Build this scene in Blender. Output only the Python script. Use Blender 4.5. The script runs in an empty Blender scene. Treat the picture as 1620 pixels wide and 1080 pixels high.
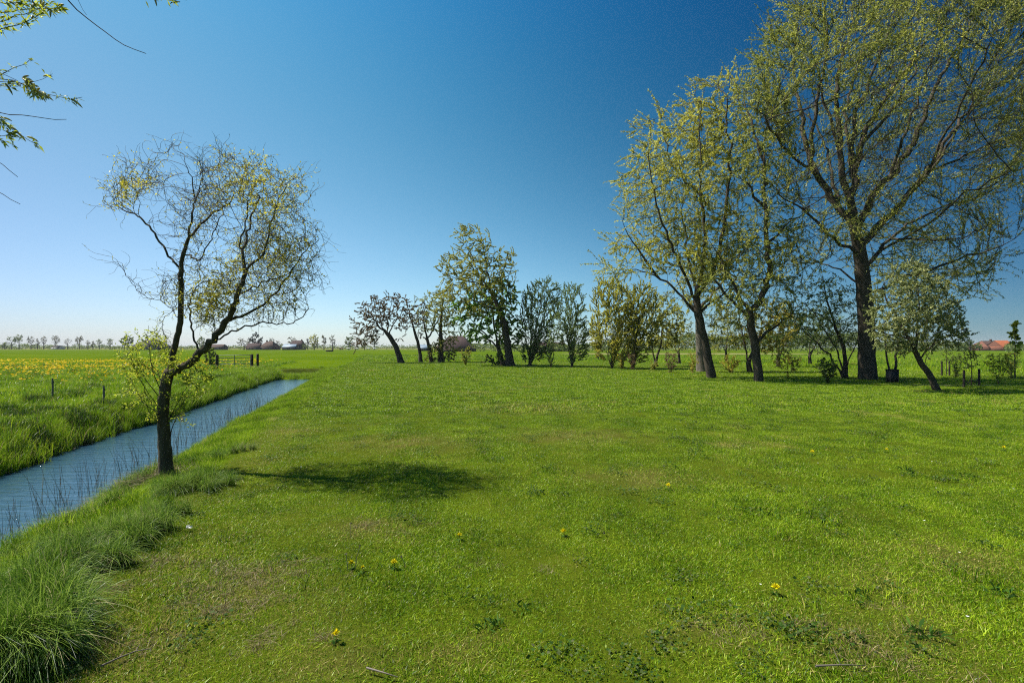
import bpy, bmesh, math, zlib
import numpy as np
from mathutils import Vector
R = math.radians
sc = bpy.context.scene

# ------------------------------------------------------------------ camera
F, HOR, CAM_H = 810.0, 549.0, 1.65          # focal length and horizon row of the 1620x1080 photograph
cam_d = bpy.data.cameras.new("camera")
cam_d.sensor_width = 36.0
cam_d.lens = 36.0 * F / 1620.0
cam_d.shift_y = (HOR - 540.0) / 1620.0
cam_d.clip_start, cam_d.clip_end = 0.05, 9000.0
cam = bpy.data.objects.new("camera", cam_d)
cam.location = (0, 0, CAM_H)
cam.rotation_euler = (R(90), 0, 0)
sc.collection.objects.link(cam)
sc.camera = cam

# ------------------------------------------------------------------ light
SUN_EL, SUN_AZ = R(55), math.atan2(-0.95, 0.22)   # azimuth clockwise from +Y
world = bpy.data.worlds.new("World")
sc.world = world
world.use_nodes = True
wn, wl = world.node_tree.nodes, world.node_tree.links
wn.clear()
w_out = wn.new("ShaderNodeOutputWorld")
w_bg = wn.new("ShaderNodeBackground")
w_sky = wn.new("ShaderNodeTexSky")
w_sky.sky_type = 'NISHITA'
w_sky.sun_disc = False
w_sky.sun_elevation = SUN_EL
w_sky.sun_rotation = SUN_AZ
w_sky.altitude = 0
w_sky.air_density = 1.0
w_sky.dust_density = 0.4
w_sky.ozone_density = 2.5
w_bg.inputs['Strength'].default_value = 0.1
SKY_GAMMA = 1.0
# the polarised blue of the photograph: the sky deepens away from the sun and upwards
SKYF = [(-0.629, -0.468, -0.272), (-0.63, -0.408, -0.367), (-2.508, -1.05, -2.07), (-4.232, -1.859, -0.928), (-0.975, 0.724, 2.658), (-1.389, -1.145, -0.83)]
w_tc = wn.new("ShaderNodeTexCoord"); w_sep = wn.new("ShaderNodeSeparateXYZ")
wl.new(w_tc.outputs['Generated'], w_sep.inputs[0])
def w_math(op, a, b=None, c=None):
    m = wn.new("ShaderNodeMath"); m.operation = op
    for k, v in enumerate((a, b, c)):
        if v is None: continue
        if isinstance(v, (int, float)): m.inputs[k].default_value = v
        else: wl.new(v, m.inputs[k])
    return m.outputs[0]
w_dx = w_math('MINIMUM', w_math('MAXIMUM', w_sep.outputs[0], -.8), .75)
w_dz = w_math('MINIMUM', w_math('MAXIMUM', w_sep.outputs[2], 0.0), .6)
w_feat = [None, w_dx, w_dz, w_math('MULTIPLY', w_dx, w_dz), w_math('MULTIPLY', w_dz, w_dz), w_math('MULTIPLY', w_dx, w_dx)]
w_comb = wn.new("ShaderNodeCombineXYZ")
for ch in range(3):
    acc = SKYF[0][ch]
    for k in range(1, 6):
        acc = w_math('MULTIPLY_ADD', w_feat[k], SKYF[k][ch], acc)
    wl.new(w_math('POWER', math.e, acc), w_comb.inputs[ch])
w_mul = wn.new("ShaderNodeVectorMath"); w_mul.operation = 'MULTIPLY'
wl.new(w_sky.outputs[0], w_mul.inputs[0]); wl.new(w_comb.outputs[0], w_mul.inputs[1])
wl.new(w_mul.outputs[0], w_bg.inputs[0])
wl.new(w_bg.outputs[0], w_out.inputs[0])

sun_d = bpy.data.lights.new("sun", 'SUN')
sun_d.energy = 4.5
sun_d.angle = R(0.53)
sun_d.color = (1.0, 0.95, 0.86)
sun = bpy.data.objects.new("sun", sun_d)
to_sun = Vector((math.sin(SUN_AZ) * math.cos(SUN_EL), math.cos(SUN_AZ) * math.cos(SUN_EL), math.sin(SUN_EL)))
sun.rotation_euler = to_sun.to_track_quat('Z', 'Y').to_euler()
sun.location = (-30, 10, 40)
sc.collection.objects.link(sun)

sc.view_settings.view_transform = 'Standard'
sc.view_settings.look = 'None'
sc.view_settings.exposure = 1.1
sc.view_settings.gamma = 1.0
sc.render.engine = 'CYCLES'
sc.cycles.use_denoising = False
sc.cycles.max_bounces = 6
sc.cycles.diffuse_bounces = 2
sc.cycles.glossy_bounces = 2
sc.cycles.transmission_bounces = 3
sc.cycles.transparent_max_bounces = 4
sc.cycles.caustics_reflective = False
sc.cycles.caustics_refractive = False
sc.cycles.pixel_filter_type = 'BLACKMAN_HARRIS'
sc.cycles.filter_width = 1.15

# ------------------------------------------------------------------ helpers
def RNG(s):
    return np.random.default_rng(zlib.crc32(str(s).encode()))

def P(px, py, D):
    """photo pixel at distance D -> a point of the place"""
    return np.array([D * (px - 810.0) / F, D, CAM_H - D * (py - HOR) / F])

def norm(v):
    v = np.asarray(v, float)
    return v / np.maximum(np.linalg.norm(v, axis=-1, keepdims=True), 1e-9)

def mk_mesh(name, V, Q, mat=None, smooth=True, attrs=None, T=None):
    V = np.asarray(V, np.float32).reshape(-1, 3)
    Q = np.asarray(Q, np.int32).reshape(-1, 4)
    nT = 0 if T is None else len(T)
    me = bpy.data.meshes.new(name)
    me.vertices.add(len(V))
    me.vertices.foreach_set('co', V.ravel())
    loops = Q.ravel()
    starts = np.arange(len(Q), dtype=np.int32) * 4
    tot = np.full(len(Q), 4, np.int32)
    if nT:
        T = np.asarray(T, np.int32).reshape(-1, 3)
        starts = np.concatenate([starts, len(Q) * 4 + np.arange(nT, dtype=np.int32) * 3])
        tot = np.concatenate([tot, np.full(nT, 3, np.int32)])
        loops = np.concatenate([loops, T.ravel()])
    me.loops.add(len(loops))
    me.loops.foreach_set('vertex_index', loops.astype(np.int32))
    me.polygons.add(len(Q) + nT)
    me.polygons.foreach_set('loop_start', starts.astype(np.int32))
    me.polygons.foreach_set('loop_total', tot)
    if smooth:
        me.polygons.foreach_set('use_smooth', np.ones(len(Q) + nT, dtype=bool))
    for k, a in (attrs or {}).items():
        at = me.attributes.new(k, 'FLOAT', 'POINT')
        at.data.foreach_set('value', np.asarray(a, np.float32))
    me.update(calc_edges=True)
    if mat:
        me.materials.append(mat)
    return me

def link(name, me, parent=None, loc=None):
    o = bpy.data.objects.new(name, me)
    sc.collection.objects.link(o)
    if parent is not None:
        o.parent = parent
    if loc is not None:
        o.location = loc
    return o

def tag(o, label=None, cat=None, group=None, kind=None):
    if label: o['label'] = label
    if cat: o['category'] = cat
    if group: o['group'] = group
    if kind: o['kind'] = kind
    return o

def thing(name, label, cat, loc=(0, 0, 0), group=None):
    o = link(name, None, None, loc)
    o.empty_display_size = 0.2
    return tag(o, label, cat, group)

class Geo:
    """collects boxes, tubes and quads for ONE mesh"""
    def __init__(s): s.V, s.Q, s.n = [], [], 0
    def add(s, V, Q):
        s.V.append(np.asarray(V, float).reshape(-1, 3)); s.Q.append(np.asarray(Q, int).reshape(-1, 4) + s.n)
        s.n += len(s.V[-1])
    def box(s, c, size, rz=0.0, taper=1.0):
        x, y, z = np.asarray(size) / 2
        v = np.array([[-x, -y, -z], [x, -y, -z], [x, y, -z], [-x, y, -z], [-x * taper, -y * taper, z], [x * taper, -y * taper, z], [x * taper, y * taper, z], [-x * taper, y * taper, z]])
        cs, sn = math.cos(rz), math.sin(rz)
        v = v @ np.array([[cs, sn, 0], [-sn, cs, 0], [0, 0, 1]]) + np.asarray(c)
        s.add(v, [[0, 3, 2, 1], [4, 5, 6, 7], [0, 1, 5, 4], [1, 2, 6, 5], [2, 3, 7, 6], [3, 0, 4, 7]])
    def tube(s, pts, rad, sides=6):
        V, Q = tubes(np.asarray(pts, float)[None], np.broadcast_to(np.asarray(rad, float), (1, len(pts))), sides)
        s.add(V, Q)
    def build(s, name, mat, parent=None, loc=None, smooth=False):
        V = np.concatenate(s.V); Q = np.concatenate(s.Q)
        if parent is not None and loc is None:
            V = V - np.array(parent.location)
        return link(name, mk_mesh(name, V, Q, mat, smooth), parent, loc)

def tubes(Pn, Rn, S, cap=True):
    """M chains of K points -> tube mesh with S sides"""
    M, K, _ = Pn.shape
    t = norm(np.gradient(Pn, axis=1)) if K > 1 else None
    mt = norm(t.mean(axis=1))
    ref = np.where(np.abs(mt[:, 2:3]) < 0.8, np.array([[0, 0, 1.0]]), np.array([[1.0, 0, 0]]))
    n1 = ref[:, None, :] - (ref[:, None, :] * t).sum(-1, keepdims=True) * t
    n1 = norm(n1); n2 = np.cross(t, n1)
    a = np.arange(S) * 2 * np.pi / S
    ring = Pn[:, :, None, :] + Rn[:, :, None, None] * (np.cos(a)[None, None, :, None] * n1[:, :, None, :] + np.sin(a)[None, None, :, None] * n2[:, :, None, :])
    V = ring.reshape(-1, 3)
    idx = np.arange(M * K * S).reshape(M, K, S)
    q = np.stack([idx[:, :-1], np.roll(idx, -1, 2)[:, :-1], np.roll(idx, -1, 2)[:, 1:], idx[:, 1:]], -1).reshape(-1, 4)
    if cap and S >= 4:
        c = idx[:, -1, :]
        extra = np.stack([c[:, 0], c[:, 1], c[:, 2], c[:, 3]], -1)
        q = np.concatenate([q, extra])
    return V, q

# ------------------------------------------------------------------ materials
def new_mat(name):
    m = bpy.data.materials.new(name); m.use_nodes = True
    n, l = m.node_tree.nodes, m.node_tree.links
    n.clear()
    out = n.new('ShaderNodeOutputMaterial')
    return m, n, l, out

def ramp(n, stops):
    r = n.new('ShaderNodeValToRGB')
    e = r.color_ramp.elements
    while len(e) < len(stops): e.new(0.5)
    for k, (p, c) in enumerate(stops):
        e[k].position = p; e[k].color = (*c, 1)
    return r

def noise(n, l, scale, detail=3, rough=0.55, vec=None, dist=0.0):
    t = n.new('ShaderNodeTexNoise'); t.inputs['Scale'].default_value = scale
    t.inputs['Detail'].default_value = detail; t.inputs['Roughness'].default_value = rough
    t.inputs['Distortion'].default_value = dist
    if vec is not None: l.new(vec, t.inputs['Vector'])
    return t

def leaf_mat(name, dark, light, tip, trans=0.4, rough=0.5, spec=0.3):
    m, n, l, out = new_mat(name)
    at = n.new('ShaderNodeAttribute'); at.attribute_name = 'tint'
    r = ramp(n, [(0.0, dark), (0.6, light), (1.0, tip)])
    l.new(at.outputs['Fac'], r.inputs[0])
    p = n.new('ShaderNodeBsdfPrincipled'); p.inputs['Roughness'].default_value = rough
    p.inputs['Specular IOR Level'].default_value = spec
    l.new(r.outputs[0], p.inputs['Base Color'])
    tr = n.new('ShaderNodeBsdfTranslucent')
    l.new(r.outputs[0], tr.inputs[0])
    mx = n.new('ShaderNodeMixShader'); mx.inputs[0].default_value = trans
    l.new(p.outputs[0], mx.inputs[1]); l.new(tr.outputs[0], mx.inputs[2])
    l.new(mx.outputs[0], out.inputs[0])
    return m

def rough_mat(name, c1, c2, scale=6.0, rough=0.9, bump=0.3, stretch=(1, 1, 1), c3=None, metal=0.0):
    m, n, l, out = new_mat(name)
    tc = n.new('ShaderNodeTexCoord'); mp = n.new('ShaderNodeMapping')
    mp.inputs['Scale'].default_value = stretch
    l.new(tc.outputs['Object'], mp.inputs[0])
    t = noise(n, l, scale, 5, 0.65, mp.outputs[0])
    st = [(0.3, c1), (0.7, c2)] + ([(0.85, c3)] if c3 else [])
    r = ramp(n, st); l.new(t.outputs['Fac'], r.inputs[0])
    p = n.new('ShaderNodeBsdfPrincipled'); p.inputs['Roughness'].default_value = rough
    p.inputs['Specular IOR Level'].default_value = 0.25; p.inputs['Metallic'].default_value = metal
    l.new(r.outputs[0], p.inputs['Base Color'])
    b = n.new('ShaderNodeBump'); b.inputs['Strength'].default_value = bump; b.inputs['Distance'].default_value = 0.05
    l.new(t.outputs['Fac'], b.inputs['Height']); l.new(b.outputs[0], p.inputs['Normal'])
    l.new(p.outputs[0], out.inputs[0])
    return m

M = {}
M['bark'] = rough_mat('bark_dark', (.030, .024, .017), (.085, .068, .045), 9, .95, .8, (1, 1, .25), (.10, .10, .05))
M['bark_green'] = rough_mat('bark_mossy', (.035, .028, .018), (.095, .080, .045), 14, .95, .9, (1, 1, .35), (.12, .12, .04))
M['bark_pale'] = rough_mat('bark_pale', (.07, .06, .045), (.16, .14, .10), 9, .95, .6, (1, 1, .3))
M['twig'] = rough_mat('twig_brown', (.026, .020, .013), (.055, .042, .027), 5, .9, .1)
M['twig_grey'] = rough_mat('twig_grey', (.05, .042, .03), (.095, .08, .06), 5, .9, .1)
M['willow'] = leaf_mat('leaf_willow_yellow', (0.177, 0.186, 0.031), (0.457, 0.437, 0.069), (0.743, 0.736, 0.120), 0.51)
M['cork'] = leaf_mat('leaf_corkscrew', (.20, .20, .016), (.50, .46, .040), (.70, .62, .09), .55)
M['willow_green'] = leaf_mat('leaf_willow_green', (0.060, 0.083, 0.017), (0.180, 0.203, 0.038), (0.330, 0.330, 0.084), 0.43)
M['big'] = leaf_mat('leaf_big_willow', (0.094, 0.133, 0.024), (0.294, 0.319, 0.056), (0.630, 0.596, 0.105), 0.49)
M['dark_green'] = leaf_mat('leaf_dark_green', (0.026, 0.058, 0.010), (0.078, 0.137, 0.021), (0.156, 0.234, 0.036), 0.40)
M['maple'] = leaf_mat('leaf_maple', (0.057, 0.150, 0.019), (0.184, 0.345, 0.040), (0.391, 0.575, 0.074), 0.51)
M['grey_green'] = leaf_mat('leaf_grey_green', (.110, .155, .045), (.250, .330, .095), (.42, .48, .20), .46)
M['brown'] = leaf_mat('leaf_red_brown', (0.078, 0.054, 0.025), (0.186, 0.124, 0.056), (0.310, 0.233, 0.099), 0.39)
M['olive'] = leaf_mat('leaf_olive', (0.132, 0.144, 0.026), (0.360, 0.360, 0.058), (0.700, 0.648, 0.096), 0.51)
M['yellow'] = leaf_mat('leaf_yellow', (0.163, 0.150, 0.020), (0.400, 0.350, 0.045), (0.625, 0.525, 0.070), 0.47)
M['lime'] = leaf_mat('leaf_lime', (.120, .150, .012), (.330, .380, .030), (.520, .540, .06), .58)
M['hawthorn'] = leaf_mat('leaf_hawthorn', (0.086, 0.113, 0.031), (0.260, 0.295, 0.084), (0.731, 0.731, 0.334), 0.44)
M['conifer'] = leaf_mat('leaf_conifer', (.010, .020, .010), (.025, .042, .018), (.05, .07, .03), .15)
M['bare'] = leaf_mat('leaf_bare_buds', (0.078, 0.072, 0.036), (0.169, 0.150, 0.073), (0.260, 0.234, 0.104), 0.35)
M['mid'] = leaf_mat('leaf_mid_green', (0.058, 0.096, 0.022), (0.165, 0.213, 0.044), (0.309, 0.347, 0.077), 0.47)
M['catkin'] = leaf_mat('catkin', (.30, .29, .10), (.45, .43, .18), (.6, .57, .28), .4)

# ------------------------------------------------------------------ terrain
CA, SA = 0.9635, 0.2678
def ab(x, y): return x * CA + y * SA, -x * SA + y * CA
def xy(a, b): return a * CA - b * SA, a * SA + b * CA
_r = RNG('fbm'); _k = [(_r.uniform(0, 6.28), _r.uniform(0, 6.28), _r.uniform(0, 6.28)) for _ in range(14)]
def wob(x, y, f):
    s = 0
    for k, (d, p1, p2) in enumerate(_k[:7]):
        ff = f * (0.7 + 0.35 * k)
        s = s + np.sin(ff * (x * math.cos(d) + y * math.sin(d)) + p1) / (1 + .35 * k)
    return s / 3.2
def sstep(e0, e1, x):
    t = np.clip((x - e0) / (e1 - e0), 0, 1); return t * t * (3 - 2 * t)
WATER_Z = -0.72
B_END = 41.0
def ditch_depth(a, b):
    """0 = no ditch, 1 = bed"""
    wr = 0.10 * wob(a * 0 + 3.1, b, 1.1) + .05 * wob(b, a * 0, 3.0)
    wl_ = 0.14 * wob(a * 0 + 9.7, b, 0.9) + .07 * wob(b, a * 0 + 4, 2.7)
    right = sstep(-2.5 + wr * .6, -4.62 + wr * .7, a)
    left = sstep(-7.7 + wl_, -5.95 + wl_ * .8, a)
    d = np.minimum(right, left)
    endc = B_END + .35 * wob(a, b * 0, 1.7)
    return d * (1 - .50 * sstep(endc - 1.6, endc, b)) * (1 - sstep(endc + 3.0, endc + 3.7, b))
def zt(x, y):
    x = np.asarray(x, float); y = np.asarray(y, float)
    a, b = ab(x, y)
    d = ditch_depth(a, b)
    z = -1.08 * d
    z = z - 0.10 * sstep(-1.95, -2.6, a) * (1 - d)                     # rough verge lies a little lower than the mown lawn
    near = 1 - sstep(70, 110, np.hypot(x, y))
    verge = sstep(-1.9, -2.3, a) * near
    z = z + verge * (0.030 * wob(x, y, 3.1) + .02 * wob(x, y, 7.3)) * (1 - .6 * d)
    field = sstep(-7.2, -8.2, a) * near
    z = z + field * (0.05 * wob(x, y, 1.3) + .055 * wob(x, y, 3.6))
    z = z + (1 - verge) * near * 0.012 * wob(x, y, 1.5)
    far = sstep(62, 75, y) * sstep(-2.5, 2.0, a)
    z = z - 0.05 * far
    return z
def z1(x, y): return float(zt(np.array([x]), np.array([y]))[0])
def ground_at(px, py):
    """where the sight line through a photo pixel meets the ground"""
    z = 0.0
    for _ in range(12):
        D = (CAM_H - z) * F / max(py - HOR, 0.5)
        x = D * (px - 810) / F
        z = 0.6 * z + 0.4 * z1(x, D)
    return np.array([x, D, z])

def axis(segs):
    out = [segs[0][0]]
    for a, b, st in segs:
        n = max(1, int(round((b - a) / st)))
        out += list(a + (b - a) * (np.arange(1, n + 1) / n))
    return np.array(out)
ga = axis([(-1500, -400, 100), (-400, -100, 20), (-100, -30, 4), (-30, -12, 1), (-12, -8.4, .3), (-8.4, -1.6, .1), (-1.6, 6, .3), (6, 20, .7), (20, 60, 2.5), (60, 200, 14), (200, 600, 50), (600, 1500, 150)])
gb = axis([(-40, -4, 4), (-4, 14, .22), (14, 38, .45), (38, 46, .15), (46, 75, 1.0), (75, 150, 5), (150, 500, 35), (500, 3200, 150)])
A_, B_ = np.meshgrid(ga, gb, indexing='ij')
X_, Y_ = xy(A_, B_)
Z_ = zt(X_, Y_)
nA, nB = A_.shape
ii = np.arange(nA * nB).reshape(nA, nB)
gq = np.stack([ii[:-1, :-1], ii[1:, :-1], ii[1:, 1:], ii[:-1, 1:]], -1).reshape(-1, 4)
dd = ditch_depth(A_, B_)
lawn_edge = -1.95 + .10 * wob(X_ * 0 + 2, B_, .9)
far_edge = 58 + 1.5 * wob(X_, Y_ * 0, .2) - 16 * sstep(6, 40, X_) - 13 * sstep(16, 34, X_)
mow = sstep(-.15, .15, A_ - lawn_edge) * (1 - sstep(-.8, .8, Y_ - far_edge))

def ground_mat():
    m, n, l, out = new_mat('ground_grass')
    geo = n.new('ShaderNodeNewGeometry')
    pos = geo.outputs['Position']
    n1 = noise(n, l, 0.35, 5, .6, pos); n2 = noise(n, l, 3.0, 6, .7, pos); n3 = noise(n, l, 60.0, 4, .7, pos)
    lawn = ramp(n, [(.30, (.035, .050, .004)), (.55, (.065, .085, .006)), (.8, (.100, .095, .015))])
    mixn = n.new('ShaderNodeMath'); mixn.operation = 'MULTIPLY_ADD'
    l.new(n2.outputs['Fac'], mixn.inputs[0]); mixn.inputs[1].default_value = .5
    hn = n.new('ShaderNodeMath'); hn.operation = 'MULTIPLY'; hn.inputs[1].default_value = .5
    l.new(n1.outputs['Fac'], hn.inputs[0]); l.new(hn.outputs[0], mixn.inputs[2])
    l.new(mixn.outputs[0], lawn.inputs[0])
    field = ramp(n, [(.32, (.035, .068, .003)), (.50, (.066, .108, .004)), (.72, (.100, .135, .006))])
    n4 = noise(n, l, 0.06, 8, .7, pos)
    l.new(n4.outputs['Fac'], field.inputs[0])
    soil_shade = ramp(n, [(.35, (.018, .014, .009)), (.65, (.05, .042, .022))])
    l.new(n2.outputs['Fac'], soil_shade.inputs[0])
    am = n.new('ShaderNodeAttribute'); am.attribute_name = 'mow'
    ad = n.new('ShaderNodeAttribute'); ad.attribute_name = 'soil_shade'
    mx = n.new('ShaderNodeMixRGB'); l.new(am.outputs['Fac'], mx.inputs[0]); l.new(field.outputs[0], mx.inputs[1]); l.new(lawn.outputs[0], mx.inputs[2])
    mx2 = n.new('ShaderNodeMixRGB'); l.new(ad.outputs['Fac'], mx2.inputs[0]); l.new(mx.outputs[0], mx2.inputs[1]); l.new(soil_shade.outputs[0], mx2.inputs[2])
    at = n.new('ShaderNodeAttribute'); at.attribute_name = 'tan'
    mx3 = n.new('ShaderNodeMixRGB'); l.new(at.outputs['Fac'], mx3.inputs[0]); l.new(mx2.outputs[0], mx3.inputs[1]); mx3.inputs[2].default_value = (.20, .17, .085, 1)
    ath = n.new('ShaderNodeAttribute'); ath.attribute_name = 'thatch'
    thc = ramp(n, [(.3, (.035, .025, .010)), (.7, (.15, .11, .045))]); l.new(n3.outputs['Fac'], thc.inputs[0])
    mx4 = n.new('ShaderNodeMixRGB'); l.new(ath.outputs['Fac'], mx4.inputs[0]); l.new(mx3.outputs[0], mx4.inputs[1]); l.new(thc.outputs[0], mx4.inputs[2]); mx3 = mx4
    p = n.new('ShaderNodeBsdfPrincipled'); p.inputs['Roughness'].default_value = .95; p.inputs['Specular IOR Level'].default_value = .0
    l.new(mx3.outputs[0], p.inputs['Base Color'])
    b = n.new('ShaderNodeBump'); b.inputs['Strength'].default_value = .9; b.inputs['Distance'].default_value = .05
    l.new(n2.outputs['Fac'], b.inputs['Height'])
    b2 = n.new('ShaderNodeBump'); b2.inputs['Strength'].default_value = .6; b2.inputs['Distance'].default_value = .02
    l.new(n3.outputs['Fac'], b2.inputs['Height']); l.new(b.outputs[0], b2.inputs['Normal'])
    l.new(b2.outputs[0], p.inputs['Normal'])
    l.new(p.outputs[0], out.inputs[0])
    return m
tan = sstep(112, 120, Y_) * (1 - sstep(138, 150, Y_)) * sstep(10, 20, X_) * (1 - sstep(60, 90, X_)) * .8 \
    + .55 * sstep(300, 420, Y_) * sstep(-500, 0, -X_) * (1 - sstep(900, 1500, Y_))
soil_v = np.clip(sstep(.62, .95, dd) + .55 * sstep(B_END + 2.4, B_END + 2.9, B_) * (1 - sstep(B_END + 3.7, B_END + 4.2, B_)) * sstep(-8.6, -7.6, A_) * (1 - sstep(-2.6, -1.6, A_)), 0, 1)
me = mk_mesh('ground', np.stack([X_, Y_, Z_], -1), gq, ground_mat(), True, {'mow': mow.ravel(), 'soil_shade': soil_v.ravel(), 'tan': np.clip(tan, 0, 1).ravel()})
tag(link('ground', me), kind='structure')

def water_mat():
    m, n, l, out = new_mat('ditch_water')
    geo = n.new('ShaderNodeNewGeometry')
    mp = n.new('ShaderNodeMapping'); mp.inputs['Rotation'].default_value = (0, 0, R(-8)); mp.inputs['Scale'].default_value = (1.5, 7.0, 1)
    l.new(geo.outputs['Position'], mp.inputs[0])
    t = noise(n, l, 1.05, 5, .60, mp.outputs[0], .6)
    b = n.new('ShaderNodeBump'); b.inputs['Strength'].default_value = 1.0; b.inputs['Distance'].default_value = .023
    l.new(t.outputs['Fac'], b.inputs['Height'])
    p = n.new('ShaderNodeBsdfPrincipled')
    p.inputs['Base Color'].default_value = (.022, .060, .092, 1); p.inputs['Roughness'].default_value = .07
    p.inputs['IOR'].default_value = 1.333; p.inputs['Specular IOR Level'].default_value = .9
    l.new(b.outputs[0], p.inputs['Normal']); l.new(p.outputs[0], out.inputs[0])
    return m
wa = axis([(-8.6, -2.2, .4)]); wb = axis([(-4, B_END + .4, .8)])
WA, WB = np.meshgrid(wa, wb, indexing='ij'); WX, WY = xy(WA, WB)
wi = np.arange(WA.size).reshape(WA.shape)
wq = np.stack([wi[:-1, :-1], wi[1:, :-1], wi[1:, 1:], wi[:-1, 1:]], -1).reshape(-1, 4)
tag(link('water', mk_mesh('water', np.stack([WX, WY, np.full_like(WX, WATER_Z)], -1), wq, water_mat())), kind='structure')

# narrow gravel path beside the young trees at the right
pa = np.array([[31, 22.3], [24, 21.9], [19.5, 22.0], [16.8, 22.3]])
pq, pv = [], []
for k, (x, y) in enumerate(pa):
    pv += [[x, y - .28, z1(x, y - .28) + .012], [x, y + .28, z1(x, y + .28) + .012]]
    if k: pq.append([2 * k - 2, 2 * k, 2 * k + 1, 2 * k - 1])
tag(link('path', mk_mesh('path', pv, pq, rough_mat('path_gravel', (.16, .14, .11), (.30, .27, .22), 30, .95, .4))), kind='structure')

# ------------------------------------------------------------------ scatter (only for stuff)
def tuft_mesh(name, rng, nbl, rad, hmin, hmax, width, lean, mat, segs=3, droop=0.0, wind=(0, 0, 0), tint=(0, 1)):
    n = nbl
    ang = rng.uniform(0, 2 * np.pi, n); rr = rad * np.sqrt(rng.uniform(0, 1, n))
    base = np.stack([rr * np.cos(ang), rr * np.sin(ang), np.full(n, -.01)], -1)
    h = rng.uniform(hmin, hmax, n)
    d = rng.normal(0, 1, (n, 3)); d[:, 2] = 0; d = norm(d) * rng.uniform(0, lean, (n, 1)) + np.array(wind)
    d[:, 2] = 0
    side = norm(np.cross(norm(rng.normal(0, 1, (n, 3)) * np.array([1, 1, .2])), np.array([0, 0, 1.0])))
    K = segs + 1
    t = np.linspace(0, 1, K)
    lat = d[:, None, :] * (h[:, None] * t[None] ** 1.7)[..., None]
    up = h[:, None] * (t[None] - droop * np.linalg.norm(d, axis=-1)[:, None] * t[None] ** 2.6)
    c = base[:, None, :] + lat
    c[:, :, 2] += up
    w = (width * (1 - .85 * t ** 1.5))[None, :, None] * rng.uniform(.6, 1.3, (n, 1, 1)) * side[:, None, :] / 2
    V = np.stack([c - w, c + w], 2).reshape(-1, 3)
    idx = np.arange(n * K * 2).reshape(n, K, 2)
    q = np.stack([idx[:, :-1, 0], idx[:, :-1, 1], idx[:, 1:, 1], idx[:, 1:, 0]], -1).reshape(-1, 4)
    ti = np.repeat(rng.uniform(tint[0], tint[1], n), K * 2)
    tt = np.tile(np.repeat(t, 2), n)
    return mk_mesh(name, V, q, mat, True, {'tint': ti, 'along': tt})

def scatter(name, protos, pts, rz, scl, idx, kind='stuff', tilt=None, extra=None):
    coll = bpy.data.collections.new(name + '_tufts')
    for k, pm in enumerate(protos):
        o = bpy.data.objects.new('%s_tuft_%02d' % (name, k), pm); coll.objects.link(o)
    me = bpy.data.meshes.new(name)
    me.vertices.add(len(pts)); me.vertices.foreach_set('co', np.asarray(pts, np.float32).ravel())
    rot = np.zeros((len(pts), 3), np.float32); rot[:, 2] = rz
    if tilt is not None: rot[:, :2] = tilt
    a = me.attributes.new('rot', 'FLOAT_VECTOR', 'POINT'); a.data.foreach_set('vector', rot.ravel())
    a = me.attributes.new('scl', 'FLOAT', 'POINT'); a.data.foreach_set('value', np.asarray(scl, np.float32))
    a = me.attributes.new('idx', 'INT', 'POINT'); a.data.foreach_set('value', np.asarray(idx, np.int32))
    for kk, vv in (extra or {}).items():
        a = me.attributes.new(kk, 'FLOAT', 'POINT'); a.data.foreach_set('value', np.asarray(vv, np.float32))
    o = link(name, me); tag(o, kind=kind)
    ng = bpy.data.node_groups.new(name, 'GeometryNodeTree')
    ng.interface.new_socket('Geometry', in_out='INPUT', socket_type='NodeSocketGeometry')
    ng.interface.new_socket('Geometry', in_out='OUTPUT', socket_type='NodeSocketGeometry')
    N, L = ng.nodes, ng.links
    gi, go = N.new('NodeGroupInput'), N.new('NodeGroupOutput')
    ci = N.new('GeometryNodeCollectionInfo'); ci.inputs['Collection'].default_value = coll
    ci.inputs['Separate Children'].default_value = True; ci.inputs['Reset Children'].default_value = True
    ip = N.new('GeometryNodeInstanceOnPoints'); ip.inputs['Pick Instance'].default_value = True
    def na(nm, ty):
        x = N.new('GeometryNodeInputNamedAttribute'); x.data_type = ty; x.inputs['Name'].default_value = nm
        return next(s for s in x.outputs if s.enabled and s.name == 'Attribute')
    L.new(gi.outputs[0], ip.inputs['Points']); L.new(ci.outputs[0], ip.inputs['Instance'])
    L.new(na('idx', 'INT'), ip.inputs['Instance Index'])
    L.new(na('rot', 'FLOAT_VECTOR'), ip.inputs['Rotation']); L.new(na('scl', 'FLOAT'), ip.inputs['Scale'])
    L.new(ip.outputs[0], go.inputs[0])
    md = o.modifiers.new('scatter', 'NODES'); md.node_group = ng
    return o

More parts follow.
